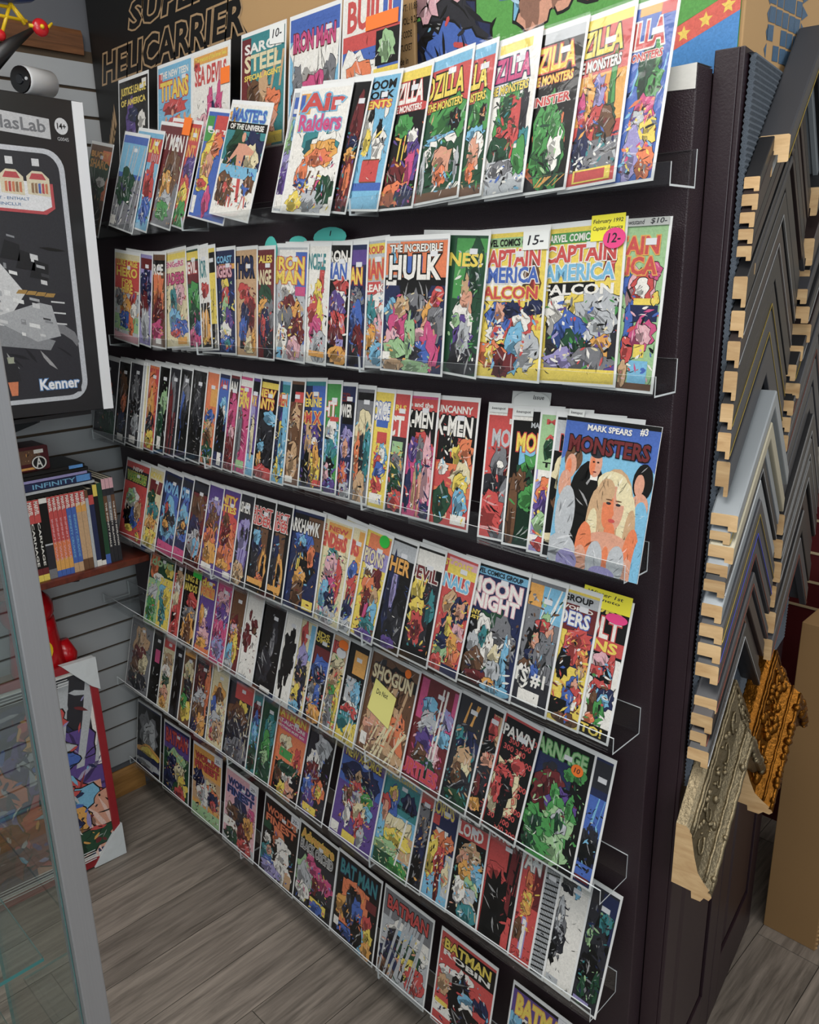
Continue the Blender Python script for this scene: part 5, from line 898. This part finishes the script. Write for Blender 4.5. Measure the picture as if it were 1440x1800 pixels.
def bl(m):
    f = lambda u, v, h: (1.4526+h, u, v); rn = random.Random(2); bc = rgba('40617e'); y0, dy = 0.195, 0.026
    for i in range(5):
        for j in range(15):
            y = y0+dy*i+rn.uniform(-0.002, 0.002); z = 2.258+0.026*j
            if rn.random() < 0.9: m.poly([f(y, z, 0), f(y+dy*0.9, z+0.001, 0), f(y+dy*0.9, z+0.0235, 0), f(y, z+0.022, 0)], 0, bc)
    for j in range(16):
        z = 2.258+0.025*j; m.poly([f(y0, z, 0), f(y0, z+0.022, 0), f(y0-rn.uniform(0.006, 0.026), z+0.012, 0)], 0, bc); m.poly([f(y0+dy*5, z, 0), f(y0+dy*5+rn.uniform(0.006, 0.026), z+0.012, 0), f(y0+dy*5, z+0.022, 0)], 0, bc)
pr('torn_blue_print', bl, cb)

# ================================================================== LEFT SIDE : toy box on wall shelf
TX = -0.28
sh = empty('wall_shelf', (WX, -0.55, 1.55)); tag(sh, 'black metal wall shelf under the black toy box', 'shelf')
inv = Matrix.Translation(sh.location).inverted()
M_BMET = P('black_metal', '151516', 0.45, var=0.1)
o = boxobj('shelf_board', WX-0.001, -1.05, 1.553, TX-0.03, -0.20, 1.565, M_BMET, sh); o.matrix_parent_inverse = inv
for y in (-0.95, -0.33):
    m = MB(); m.prism([(0, 0), (0.30, 0), (0.30, -0.015), (0.02, -0.09), (0, -0.09)], lambda a, b: (WX-0.001+a, y-0.004, 1.553+b), lambda a, b: (WX-0.001+a, y+0.004, 1.553+b)); o = m.build('bracket', M_BMET, sh); o.matrix_parent_inverse = inv
tbx = empty('toy_box', (TX, -0.145, 1.5665)); tbx.rotation_euler = (R(-1.4), 0, 0)
tag(tbx, 'large black collector toy box with silver outline and white edge', 'box')
H = 0.835; L = 0.86; M_TBLK = P('box_black_gloss', '141416', 0.32, var=0.1)
boxobj('carton', -0.22, -L, 0, 0, -0.0, H, M_TBLK, tbx, bevel=0.002)
m = MB(); m.box(0.0002, -0.030, 0.0, 0.004, -0.0005, H-0.002); m.build('white_edge', P('white_board', 'd6d8da', 0.5, var=0.03), tbx)
fb = lambda u, v, h: (0.0006+h, -L+(L-0.032)*u, H*v)          # u 0 left .. 1 right
m = MB()
def rr(u0, v0, u1, v1, r, n=6):
    out = []
    for cx, cy, a in ((u1-r, v1-r*1.05, 0), (u0+r, v1-r*1.05, 90), (u0+r, v0+r*1.05, 180), (u1-r, v0+r*1.05, 270)):
        for i in range(n+1):
            t = R(a+90*i/n); out.append((cx+r*math.cos(t), cy+r*1.05*math.sin(t)))
    return out
m.poly([fb(a, b, 0) for a, b in rr(0.04, 0.045, 0.955, 0.845, 0.06)], 0, rgba('b8bcc2'))
m.poly([fb(a, b, 0.0002) for a, b in rr(0.055, 0.06, 0.937, 0.830, 0.05)], 0, rgba('2e2f34'))
draw(m, 'r 6 7 93 40 K;e 72 24 22 9 g;e 74 22 19 7 K', lambda u, v, h: fb(u, v, 0.0003+h), 1.0, 5, ink=0)
rn = random.Random(12)
def slab(pts, c, z=0.0006): m.poly([fb(a, b, z) for a, b in pts], 0, c)
G = [rgba('a4a7aa'), rgba('c6c8c9'), rgba('84878b'), rgba('d8dad9')]
# generic grey machine: angular hull blocks, no known craft
slab([(0.30, 0.60), (0.62, 0.62), (0.78, 0.40), (0.70, 0.30), (0.30, 0.36)], G[1], 0.0006)
slab([(0.30, 0.36), (0.70, 0.30), (0.86, 0.245), (0.84, 0.215), (0.30, 0.29)], G[2], 0.0007)
slab([(0.66, 0.325), (0.82, 0.37), (0.86, 0.36), (0.88, 0.26), (0.80, 0.245)], G[0], 0.0008)
slab([(0.35, 0.62), (0.70, 0.70), (0.735, 0.66), (0.60, 0.57), (0.35, 0.55)], G[0], 0.0008)
for i in range(130):
    x = rn.uniform(0.32, 0.84); y = rn.uniform(0.26, 0.66)
    if y > 0.95-0.62*x+0.10: continue
    a, b_ = rn.uniform(0.008, 0.035), rn.uniform(0.004, 0.018); slab([(x, y), (x+a, y-a*0.25), (x+a, y-a*0.25+b_), (x, y+b_)], rn.choice(G+[rgba('3a3b3f')]), 0.0009+i*2e-6)
for (x, y) in ((0.745, 0.53), (0.79, 0.50), (0.83, 0.47)): slab([(x-0.03, y-0.02), (x+0.03, y-0.03), (x+0.035, y+0.02), (x-0.01, y+0.035)], rgba('1c1d20'), 0.0009)
for i in range(4): slab([(0.80+0.03*i-0.05, 0.40-0.004*i), (0.83+0.03*i-0.05, 0.398-0.004*i), (0.838+0.03*i-0.05, 0.41-0.004*i), (0.81+0.03*i-0.05, 0.412-0.004*i)], rgba('a07a2c'), 0.0007)
for i in range(3): slab([(0.86, 0.37-0.035*i), (0.905, 0.365-0.035*i), (0.905, 0.37-0.035*i), (0.86, 0.375-0.035*i)], G[1], 0.0007)
# inset white plaque with four small blister cards
slab([(0.52, 0.755), (0.91, 0.74), (0.91, 0.665), (0.88, 0.645), (0.60, 0.655), (0.54, 0.69)], rgba('b03038'), 0.0009)
slab([(0.53, 0.755), (0.90, 0.74), (0.90, 0.67), (0.87, 0.655), (0.605, 0.664), (0.55, 0.695)], rgba('d8dadc'), 0.0010)
for i in range(5):
    x = 0.50+0.082*i; slab([(x, 0.705), (x+0.072, 0.70), (x+0.072, 0.755), (x+0.05, 0.775), (x+0.02, 0.775), (x, 0.758)], rgba('cfc6a8'), 0.0012)
    slab([(x+0.008, 0.75), (x+0.062, 0.75), (x+0.052, 0.768), (x+0.018, 0.768)], rgba('b03038'), 0.0013)
    for j in range(5): slab([(x+0.012+0.011*j, 0.71), (x+0.02+0.011*j, 0.708), (x+0.021+0.011*j, 0.74), (x+0.013+0.011*j, 0.738)], rn.choice([rgba('3a5aa0'), rgba('c06a3a'), rgba('8a6a4a'), rgba('b03038')]), 0.0013)
    slab([(x+0.022, 0.79), (x+0.045, 0.79), (x+0.045, 0.812), (x+0.022, 0.812)], rgba('c8cacc'), 0.0012)
for (x, c) in ((0.60, 'a8a8a8'), (0.695, 'c86a32')):           # two small plain figures
    slab([(x, 0.075), (x+0.02, 0.075), (x+0.03, 0.15), (x+0.03, 0.165), (x-0.015, 0.165), (x-0.01, 0.14)], rgba(c), 0.0010)
    slab([(x-0.018, 0.12), (x+0.036, 0.12), (x+0.03, 0.18), (x-0.008, 0.18)], rgba('26262a'), 0.0011); slab([(x+0.002, 0.18), (x+0.02, 0.18), (x+0.022, 0.20), (x+0.0, 0.20)], rgba('9aa08a'), 0.0012)
m.build('printed_artwork', M_PRINT, tbx)
m = MB()
add_text(m, 'Kenner', 0.790, 0.085, 0.925, 0.122, lambda u, v, h: fb(u, v, 0.0012+h), rgba('e4e6e8'), rgba('3a7ab8'), 0.03)
m.build('brand_lettering', M_PRINT, tbx); m = MB()
slab_l = [(0.725, 0.885), (0.922, 0.875), (0.922, 0.935), (0.725, 0.945)]; m.poly([fb(a, b, 0.0004) for a, b in slab_l], 0, rgba('b4b6b8'))
add_text(m, 'HasLab', 0.74, 0.892, 0.908, 0.93, lambda u, v, h: fb(u, v, 0.0006+h), rgba('6c6e72'), None, 0.02)
m.build('line_badge', M_PRINT, tbx); m = MB()
m.poly([fb(0.960+0.022*math.cos(i*math.pi/9), 0.918+0.025*math.sin(i*math.pi/9), 0.0004) for i in range(18)], 0, rgba('c8cacc'))
add_text(m, '14+', 0.946, 0.909, 0.975, 0.927, lambda u, v, h: fb(u, v, 0.0006+h), PALC['k'], None, 0.03)
add_text(m, 'G0045', 0.943, 0.874, 0.980, 0.885, lambda u, v, h: fb(u, v, 0.0004+h), rgba('a8aaac'), None, 0.01)
m.build('age_badge', M_PRINT, tbx); m = MB()
add_text(m, 'INCLUDES - INCLUT - ENTHALT', 0.60, 0.685, 0.83, 0.694, lambda u, v, h: fb(u, v, 0.0013+h), rgba('3a6a98'), None, 0.01)
add_text(m, 'INCLUYE - INCLUI', 0.64, 0.668, 0.80, 0.677, lambda u, v, h: fb(u, v, 0.0013+h), rgba('3a6a98'), None, 0.01)
m.build('contents_lettering', M_PRINT, tbx)

# security camera sitting on the toy box
sc = empty('security_camera', (-0.36, -0.205, 2.404)); tag(sc, 'white bullet security camera with black face above the toy box', 'security camera')
M_WPL = P('white_plastic', 'c9cbcc', 0.35, var=0.03); M_BPL = P('black_gloss_plastic', '0d0d0f', 0.12)
inv = Matrix.Translation(sc.location).inverted()
ax = Vector((0.42, -0.90, -0.06)).normalized(); c0 = Vector((-0.36, -0.21, 2.452))
def along(t): return tuple(c0 + ax*t)
m = MB(); m.tube([along(-0.055), along(-0.05), along(0.045), along(0.052)], [0.026, 0.034, 0.036, 0.034], 24); o = m.build('housing', M_WPL, sc, smooth=True); o.matrix_parent_inverse = inv
m = MB(); m.tube([along(0.0515), along(0.056)], [0.0335, 0.032], 24); o = m.build('face', M_BPL, sc); o.matrix_parent_inverse = inv
m = MB(); m.tube([along(0.0555), along(0.059)], [0.013, 0.011], 16); ln2 = m.build('lens', P('lens_glass', '1a1c22', 0.05), sc); ln2.matrix_parent_inverse = inv
side = ax.cross(Vector((0, 0, 1))).normalized()
m = MB(); q = c0+ax*0.056-side*0.022; m.tube([tuple(q), tuple(q+ax*0.002)], [0.0045, 0.004], 10); o = m.build('sensor_lens', M_WPL, sc); o.matrix_parent_inverse = inv
m = MB(); m.tube([(-0.40, -0.168, 2.4045), (-0.40, -0.168, 2.414), (-0.40, -0.168, 2.43)], [0.030, 0.028, 0.014], 18); m.tube([(-0.40, -0.168, 2.425), (-0.395, -0.175, 2.455)], [0.015, 0.013], 12); o = m.build('mount', M_WPL, sc, smooth=True); o.matrix_parent_inverse = inv

# yellow-framed toy aircraft hanging on a hook
ty = empty('toy_aircraft', (-0.30, -0.28, 2.56)); tag(ty, 'yellow tube-framed toy aircraft with red wheel and blue body', 'toy')
inv = Matrix.Translation(ty.location).inverted()
def tp(name, fnn, mat, smooth=True):
    m = MB(); fnn(m); o = m.build(name, mat, ty, smooth=smooth); o.matrix_parent_inverse = inv; return o
def Y(px, py):                                                  # small local layout in the plane x = -0.30
    return (-0.30, -0.335+px*0.00165, 2.640-py*0.00155)
M_YEL = P('yellow_plastic', 'd8b41e', 0.3); M_TRED = P('red_plastic', 'b81c22', 0.25)
tp('frame', lambda m: [m.tube([Y(a, b), Y(c, d)], 0.0045, 8) for a, b, c, d in ((-40, 24, 38, 22), (-40, 36, 60, 38), (38, 16, 58, 40), (38, 16, 20, 60), (-20, 26, 10, 64), (40, 20, 56, 44))], M_YEL)
tp('wheel', lambda m: m.ball(Y(80, 44), 0.012, 0.022, 0.022, 16), M_TRED); tp('wheel_hub', lambda m: m.ball((-0.288, Y(80, 44)[1], Y(80, 44)[2]), 0.006, 0.006, 0.006, 10), M_YEL)
tp('strut', lambda m: m.tube([Y(62, 44), Y(92, 42), Y(100, 34)], [0.005, 0.005, 0.003], 8), M_YEL)
tp('boom', lambda m: m.tube([Y(66, 50), Y(30, 78), Y(-20, 128)], [0.006, 0.016, 0.024], 10), M_BMET)
tp('body', lambda m: m.ball(Y(10, -2), 0.045, 0.12, 0.030, 18), P('blue_plastic', '20386e', 0.3)); tp('wheel', lambda m: m.ball(Y(16, 66), 0.010, 0.014, 0.014, 12), M_TRED)
tp('hook', lambda m: m.tube([(WX, -0.34, 2.70), (-0.30, -0.34, 2.70), (-0.295, -0.34, 2.66)], 0.003, 8), M_BMET)

# ================================================================== BOOK SHELF
bs = empty('book_shelf', (WX, -0.45, 1.01)); tag(bs, 'reddish brown wall shelf holding thick paperback books', 'shelf')
inv = Matrix.Translation(bs.location).inverted()
M_MAHOG = wood('mahogany', '3c1710', '6e3020', 0.35, (2, 8, 8), 0.05, 4)
o = boxobj('shelf_board', WX, -1.05, 1.012, -0.415, -0.02, 1.035, M_MAHOG, bs, 0.003); o.matrix_parent_inverse = inv
for y in (-0.26, -0.85):
    m = MB(); m.prism([(0, 0), (0.24, 0), (0.24, -0.012), (0.03, -0.075), (0, -0.075)], lambda a, b: (WX+a, y-0.004, 1.012+b), lambda a, b: (WX+a, y+0.004, 1.012+b)); o = m.build('bracket', M_BMET, bs); o.matrix_parent_inverse = inv
BOOKS = [  # thickness, height, spine colours bottom->top, spine text, text colour, label
 (.0125, .285, 'K50 m30 K8 e12', 'THE INFINITY REVELATION', 'w', 'slim grey-black paperback nearest the comics, pink and brown band'),
 (.0125, .285, 'K50 g30 K8 e12', 'THE INFINITY RELATIVITY', 'w', 'second slim grey-black paperback from the comics, grey band'),
 (.0125, .285, 'K50 m30 K8 e12', 'THE INFINITY FINALE', 'w', 'third slim grey-black paperback from the comics, brown band'),
 (.016, .275, 'b12 N60 N28', '', 'y', 'dark green paperback with blue foot'),
 (.014, .272, 'w6 k80 y14', '', 'y', 'black paperback with yellow lettering'),
 (.016, .262, 'w8 B72 r12 k8', '', 'w', 'navy blue paperback with red band'),
 (.010, .260, 's90 m10', '', 'k', 'thin pale grey paperback'),
 (.016, .262, 'm14 M60 O12 r14', '', 'w', 'tan gold-topped paperback nearer the comics'),
 (.016, .262, 'm14 M60 O12 r14', '', 'w', 'tan gold-topped paperback nearer the blue pair'),
 (.015, .262, 'M12 b70 r18', 'INFINITY CRUSADE', 'c', 'blue paperback with pale lettering nearer the tan pair'),
 (.015, .262, 'M12 b70 r18', 'INFINITY CRUSADE', 'c', 'blue paperback with pale lettering nearer the red set'),
 (.013, .262, 'b8 O14 o22 r56', 'INFINITY WAR', 'e', 'red and orange flame paperback, first of four beside the blue pair'),
 (.013, .262, 'b8 O14 o22 r56', 'INFINITY WAR', 'e', 'red and orange flame paperback, second of four beside the blue pair'),
 (.013, .262, 'b8 O14 o22 r56', 'INFINITY WAR', 'e', 'red and orange flame paperback, third of four beside the blue pair'),
 (.013, .262, 'b8 O14 o22 r56', 'INFINITY WAR', 'e', 'red and orange flame paperback, last of four beside the blue pair'),
 (.024, .262, 'g12 K30 s2 k50 w6', '', 's', 'thick black paperback with thin white stripe'),
 (.018, .262, 'y8 R8 k56 r28', 'CARNAGE', 'w', 'black paperback with red top nearer the thick black one'),
 (.018, .262, 'y8 R8 k56 r28', 'CARNAGE', 'w', 'black paperback with red top nearer the metal post'),
 (.018, .262, 'k70 r30', 'CARNAGE', 'w', 'black and red paperback half hidden by the metal post')]
M_PAGES = P('book_pages', 'cfc6b0', 0.8, var=0.08, vscale=200)
y = -0.108
for (t, h, spine, s, tcol, lab) in BOOKS:
    bk = empty('paperback_book', (-0.43, y-t/2, 1.0355)); tag(bk, lab+', standing on shelf', 'book', 'paperbacks standing on the wall shelf')
    d = 0.17
    boxobj('pages', -d+0.004, -t/2+0.001, 0.002, -0.003, t/2-0.001, h-0.002, M_PAGES, bk)
    m = MB(); zc = 0.0; tot = sum(float(q[1:]) for q in spine.split())
    c0_ = PALC[spine.split()[-1][0]]
    m.poly([(-d, t/2, 0), (-d, t/2, h), (0, t/2, h), (0, t/2, 0)], 0, PALC['k']); m.poly([(-d, -t/2, 0), (0, -t/2, 0), (0, -t/2, h), (-d, -t/2, h)], 0, PALC['K'])
    for q in spine.split():
        z1 = zc + h*float(q[1:])/tot; m.poly([(0, -t/2, zc), (0, t/2, zc), (0, t/2, z1), (0, -t/2, z1)], 0, PALC[q[0]]); zc = z1
    m.build('cover', M_PRINT, bk)
    tm = MB()
    if s: add_text(tm, s, 0.30, 0.30, 0.88, 0.70, lambda u, v, hh: (0.0004+hh, -t/2+t*v, h*(1.0-u*0.92)), PALC[tcol], None, 0.02)
    if tm.v: tm.build('spine_lettering', M_PRINT, bk)
    tm = MB()
    if spine.split()[-1][0] == 'r': add_text(tm, 'MARVEL', 0.02, 0.15, 0.20, 0.85, lambda u, v, hh: (0.0004+hh, -t/2+t*v, h*(1.0-u*0.92)), PALC['w'], None, 0.03)
    if tm.v: tm.build('publisher_mark', M_PRINT, bk)
    y -= t + 0.0006
# books lying flat on the row
z = 1.0355+0.264
FLAT = [(.013, 'k', '', 'O', -.205, 'black flat book with gold lettering, lowest of the lying stack'), (.010, 's', '', 'k', -.165, 'pale grey thin flat book in the lying stack'), (.024, 'B', 'INFINITY', 'c', -.172, 'thick teal-blue flat book in the lying stack'), (.010, 'v', '', 'w', -.185, 'thin pale blue flat book in the lying stack'), (.011, 'k', '', 'w', -.180, 'black flat book with white lettering in the lying stack'), (.012, 'k', '', 'Y', -.190, 'topmost black flat book in the lying stack, blue end')]
for i, (t, c, s, tc_, y1, lab) in enumerate(FLAT):
    bk = empty('paperback_book', (-0.435, y1, z)); tag(bk, lab, 'book', 'paperbacks lying on the standing books')
    L_ = 0.265
    boxobj('pages', -0.165, -L_+0.001, 0.001, -0.003, -0.002, t-0.001, M_PAGES, bk)
    m = MB(); m.box(-0.168, -L_, 0, 0, 0, 0.0008); m.box(-0.168, -L_, t-0.0008, 0, 0, t); m.box(-0.001, -L_, 0, 0, 0, t); m.c = [PALC[c]]*len(m.f); m.build('cover', M_PRINT, bk)
    tm = MB()
    if s: add_text(tm, s, 0.30, 0.2, 0.80, 0.8, lambda u, v, hh: (0.0005+hh, -L_+L_*u, t*v), PALC[tc_], None, 0.01)
    if i in (2, 5): tm.poly([(0.0006, -0.05, t*0.1), (0.0006, -0.006, t*0.1), (0.0006, -0.006, t*0.95), (0.0006, -0.05, t*0.95)], 0, rgba('3a8ad0'))
    if tm.v: tm.build('spine_lettering', M_PRINT, bk)
    z += t + 0.0004
# tin on the stack
tn_ = empty('collector_tin', (-0.50, -0.345, z)); tag(tn_, 'small dark red tin with round white emblem on the book stack', 'tin')
m = MB(); m.prism(rr(0, 0, 1, 1, 0.08), lambda a, b: (-0.05, -0.055+0.11*a, 0.075*b), lambda a, b: (0.05, -0.055+0.11*a, 0.075*b)); m.build('tin_body', P('maroon_tin', '4a1218', 0.3, 0.3, var=0.1), tn_)
m = MB()
f_ = lambda u, v, h: (0.0506+h, -0.05+0.10*u, 0.002+0.070*v)
draw(m, 'r 0 30 80 90 m;d 2 40 78 88 26 mMRkO;r 0 4 60 14 O', f_, 0.7, 31, ink=6)
for r0, r1, c in ((0.0, 0.24, 'k'), (0.18, 0.22, 'w')):
    for i in range(20):
        a, b_ = i*math.pi/10, (i+1)*math.pi/10; cx, cy = 0.74, 0.30
        m.poly([f_(cx+r0*math.cos(a), cy+1.3*r0*math.sin(a), 0.0004), f_(cx+r1*math.cos(a), cy+1.3*r1*math.sin(a), 0.0004), f_(cx+r1*math.cos(b_), cy+1.3*r1*math.sin(b_), 0.0004), f_(cx+r0*math.cos(b_), cy+1.3*r0*math.sin(b_), 0.0004)] if r0 else [f_(cx, cy, 0.0003), f_(cx+r1*math.cos(a), cy+1.3*r1*math.sin(a), 0.0003), f_(cx+r1*math.cos(b_), cy+1.3*r1*math.sin(b_), 0.0003)], 0, PALC[c])
add_text(m, 'A', 0.64, 0.10, 0.84, 0.52, f_, PALC['w'], None, 0.02, 0.0005)
m.poly([f_(0.62, 0.72, 0.0004), f_(0.90, 0.72, 0.0004), f_(0.90, 0.88, 0.0004), f_(0.62, 0.88, 0.0004)], 0, PALC['w'])
m.build('printed_wrap', M_PRINT, tn_)

# ================================================================== FRAMED POSTER ON FLOOR
tag(boxobj('storage_carton', -0.665, -0.98, 0.0, -0.50, -0.26, 0.66, M_KRAFT2, bevel=0.003), 'brown carton between slat wall and framed poster', 'box')
fp = empty('framed_poster', (-0.362, -0.268, 0.002)); fp.rotation_euler = (R(-2.6), R(-8.5), 0)
tag(fp, 'red-framed colourful poster in shrink wrap leaning beside the metal post', 'framed poster')
FW, FH = 0.70, 0.715; M_RFR = P('frame_red', '8c1c24', 0.3, var=0.15)
for nm, q in (('frame_rail', (-0.020, -FW, 0, 0, 0, 0.026)), ('frame_rail', (-0.020, -FW, FH-0.026, 0, 0, FH)), ('frame_stile', (-0.020, -0.026, 0.026, 0, 0, FH-0.026)), ('frame_stile', (-0.020, -FW, 0.026, 0, -FW+0.026, FH-0.026))):
    boxobj(nm, *q, M_RFR, fp, 0.002)
m = MB(); f_ = lambda u, v, h: (-0.008+h, -FW+0.026+(FW-0.052)*u, 0.026+(FH-0.052)*v)
m.poly([f_(0, 0, 0), f_(1, 0, 0), f_(1, 1, 0), f_(0, 1, 0)], 0, PALC['w'])
draw(m, 'r 2 2 98 98 B;r 2 50 98 98 K;o 60 70 30 20 B;o 72 60 24 14 p;o 80 42 26 14 p;r 60 4 98 40 f;o 80 24 26 20 r;o 86 20 20 16 f;z 60 50 98 96 6 s;o 74 78 12 8 r;o 72 70 8 5 O;o 74 62 12 6 s;o 78 56 12 5 b;o 82 34 16 6 c;o 76 38 10 5 r;o 80 24 10 8 O;o 80 22 6 5 B;o 84 10 16 7 N;o 74 12 8 6 k;o 36 50 22 18 o;o 34 40 20 14 R;o 40 30 16 20 b;o 36 60 14 10 g;o 30 22 14 16 p;o 48 22 10 14 R;o 20 40 14 18 s;d 10 6 96 92 190 rbBOcpskRvgK', f_, 1.0, 41, ink=60, dsz=0.8)
m.build('poster_print', M_PRINT, fp)
M_FOAM = P('wrap_foam_white', 'bfc3c4', 0.5, bump=0.6, bscale=40, var=0.08)
for (cy, cz, sy, sz, nm) in ((0.004, -0.002, -1, 1, 'corner_guard'), (0.004, FH+0.004, -1, -1, 'corner_guard')):
    m = MB(); pts = [(cy, cz), (cy+sy*0.115, cz), (cy+sy*0.075, cz+sz*0.045), (cy+sy*0.028, cz+sz*0.095), (cy, cz+sz*0.115)]
    m.prism(pts, lambda a, b: (-0.026, a, b), lambda a, b: (0.006, a, b)); m.build(nm, M_FOAM, fp, bevel=0.003)
m = MB(); g = []; rn = random.Random(6)
for j in range(15):
    for i in range(15): g.append((0.003+rn.uniform(0, 0.002), -FW+FW*i/14, FH*j/14))
m.faces(g, [(j*15+i, j*15+i+1, (j+1)*15+i+1, (j+1)*15+i) for j in range(14) for i in range(14)]); m.build('shrink_wrap', M_BAG, fp, smooth=True)
M_WSTR = P('wrap_fold_white', 'c6c8c8', 0.3)
m = MB()
for k in range(5):
    m.tube([(0.007, -FW, 0.030+0.009*k+0.002*math.sin(k)), (0.007, -FW*0.5, 0.028+0.009*k), (0.007, -0.10, 0.030+0.008*k)], 0.0014, 5); 
for k in range(4): m.tube([(0.007, -FW, FH-0.040-0.010*k), (0.007, -FW*0.5, FH-0.036-0.010*k), (0.007, -0.10, FH-0.034-0.009*k)], 0.0014, 5)
m.build('wrap_folds', M_WSTR, fp)

# red toy behind the poster
rt_ = empty('red_toy', (-0.585, -0.375, 0.6605)); tag(rt_, 'glossy red rounded toy bust with yellow disc behind the poster', 'toy')
M_REDG = P('red_gloss', 'b00f18', 0.2, var=0.08)
m = MB(); m.tube([(0, 0, 0), (0, 0, 0.03), (0, 0, 0.10), (0, 0, 0.16), (0, 0, 0.20)], [0.085, 0.088, 0.080, 0.074, 0.070], 20); m.build('torso', M_REDG, rt_, smooth=True)
m = MB(); m.ball((0, -0.01, 0.235), 0.078, 0.085, 0.075, 18); m.build('dome', M_REDG, rt_, smooth=True)
m = MB(); m.tube([(0.02, 0.085, 0.0), (0.02, 0.088, 0.05), (0.015, 0.080, 0.10)], [0.032, 0.036, 0.022], 12); m.build('shoulder', M_REDG, rt_, smooth=True)
m = MB(); m.tube([(0.066, -0.015, 0.11), (0.084, -0.012, 0.112)], [0.042, 0.040], 20); m.build('disc', M_YEL, rt_)

# ================================================================== GLASS SHOWCASE
PX, PY = 1.05, -0.89
gc = empty('glass_showcase', (PX, PY, 0)); tag(gc, 'glass showcase with brushed metal post at the left edge', 'showcase')
inv = Matrix.Translation(gc.location).inverted()
M_ALU = P('brushed_aluminium', '97989a', 0.40, 0.55, bump=0.05, bscale=30, var=0.08, stretch=(60, 60, 0.6))
def gp(name, o): o.matrix_parent_inverse = inv; return o
def gl(name, x0, y0, z0, x1, y1, z1, thin):
    m = MB(); m.box(x0, y0, z0, x1, y1, z1); 
    # faces: bottom, top, -y, +x, +y, -x ; broad faces clear, edges teal
    br = {'x': (3, 5), 'y': (2, 4), 'z': (0, 1)}[thin]; m.m = [0 if i in br else 1 for i in range(6)]
    return gp(name, m.build(name, [M_GLASS, M_GLASSE], gc))
gp('post', boxobj('post', PX-0.030, PY-0.036, 0.0, PX+0.002, PY-0.001, 2.05, M_ALU, gc, 0.002))
gl('side_pane', PX-0.46, PY-0.030, 0.12, PX-0.0305, PY-0.024, 2.02, 'y')
gl('front_pane', PX-0.016, PY-0.74, 0.12, PX-0.010, PY-0.0365, 2.02, 'x')
for z in (0.98, 0.62):
    gl('glass_shelf', PX-0.44, PY-0.72, z, PX-0.06, PY-0.06, z+0.006, 'z')
gp('base', boxobj('base', PX-0.46, PY-0.76, 0.0, PX, PY, 0.12, P('showcase_base', '55575a', 0.5, var=0.1), gc))
gp('top', boxobj('top', PX-0.46, PY-0.76, 2.02, PX, PY-0.037, 2.06, M_ALU, gc))
gp('post', boxobj('post', PX-0.46, PY-0.76, 0.12, PX-0.43, PY-0.73, 2.02, M_ALU, gc)); gp('post', boxobj('post', PX-0.03, PY-0.76, 0.12, PX, PY-0.73, 2.02, M_ALU, gc))
fg = empty('toy_figurine', (PX-0.15, PY-0.135, 0.9865)); tag(fg, 'small yellow and blue figurine on the glass shelf', 'figurine')
m = MB(); m.tube([(0, 0, 0), (0, 0, 0.02), (0, 0, 0.045)], [0.018, 0.020, 0.016], 12); m.build('body', P('figurine_blue', '2c5e8c', 0.4), fg, smooth=True)
m = MB(); m.ball((0, 0, 0.060), 0.020, 0.020, 0.020, 14); m.build('head', M_YEL, fg, smooth=True)

# ================================================================== RIGHT SIDE
cbx = tag(boxobj('cardboard_box', 1.385, 0.935, 0.0, 1.535, 1.30, 1.010, M_KRAFT2, bevel=0.002), 'tall flat brown cardboard box on the floor beyond the doors', 'box')
m = MB(); 
for i in range(65): m.tube([(1.5356, 0.936, 0.01+0.0153*i), (1.5356, 0.942, 0.01+0.0153*i)], 0.004, 5)
m.build('corrugated_edge', M_KRAFT, cbx)
rb = empty('red_box', (1.20, 1.45, 0)); 
tag(rb, 'dark red box with cream lines at the right edge', 'box')
boxobj('carton', -0.05, 0, 0, 0.35, 0.3, 1.19, P('dark_red_card', '54181a', 0.5, var=0.12), rb)
for z in (0.84, 0.93, 1.03, 1.14): boxobj('cream_line', -0.051, -0.002, z, 0.351, 0.001, z+0.008, P('cream_print', 'c2ae8a', 0.6), rb)
m = MB(); m.ball((1.70, 1.02, 0.20), 0.11, 0.10, 0.20, 14)
tag(m.build('wrapped_bundle', P('milky_plastic', 'b9bbba', 0.25, bump=0.8, bscale=25, var=0.1), smooth=True), 'pale plastic-wrapped bundle on the floor beside the cardboard box', 'bundle')

D.scenes.remove(TMP)
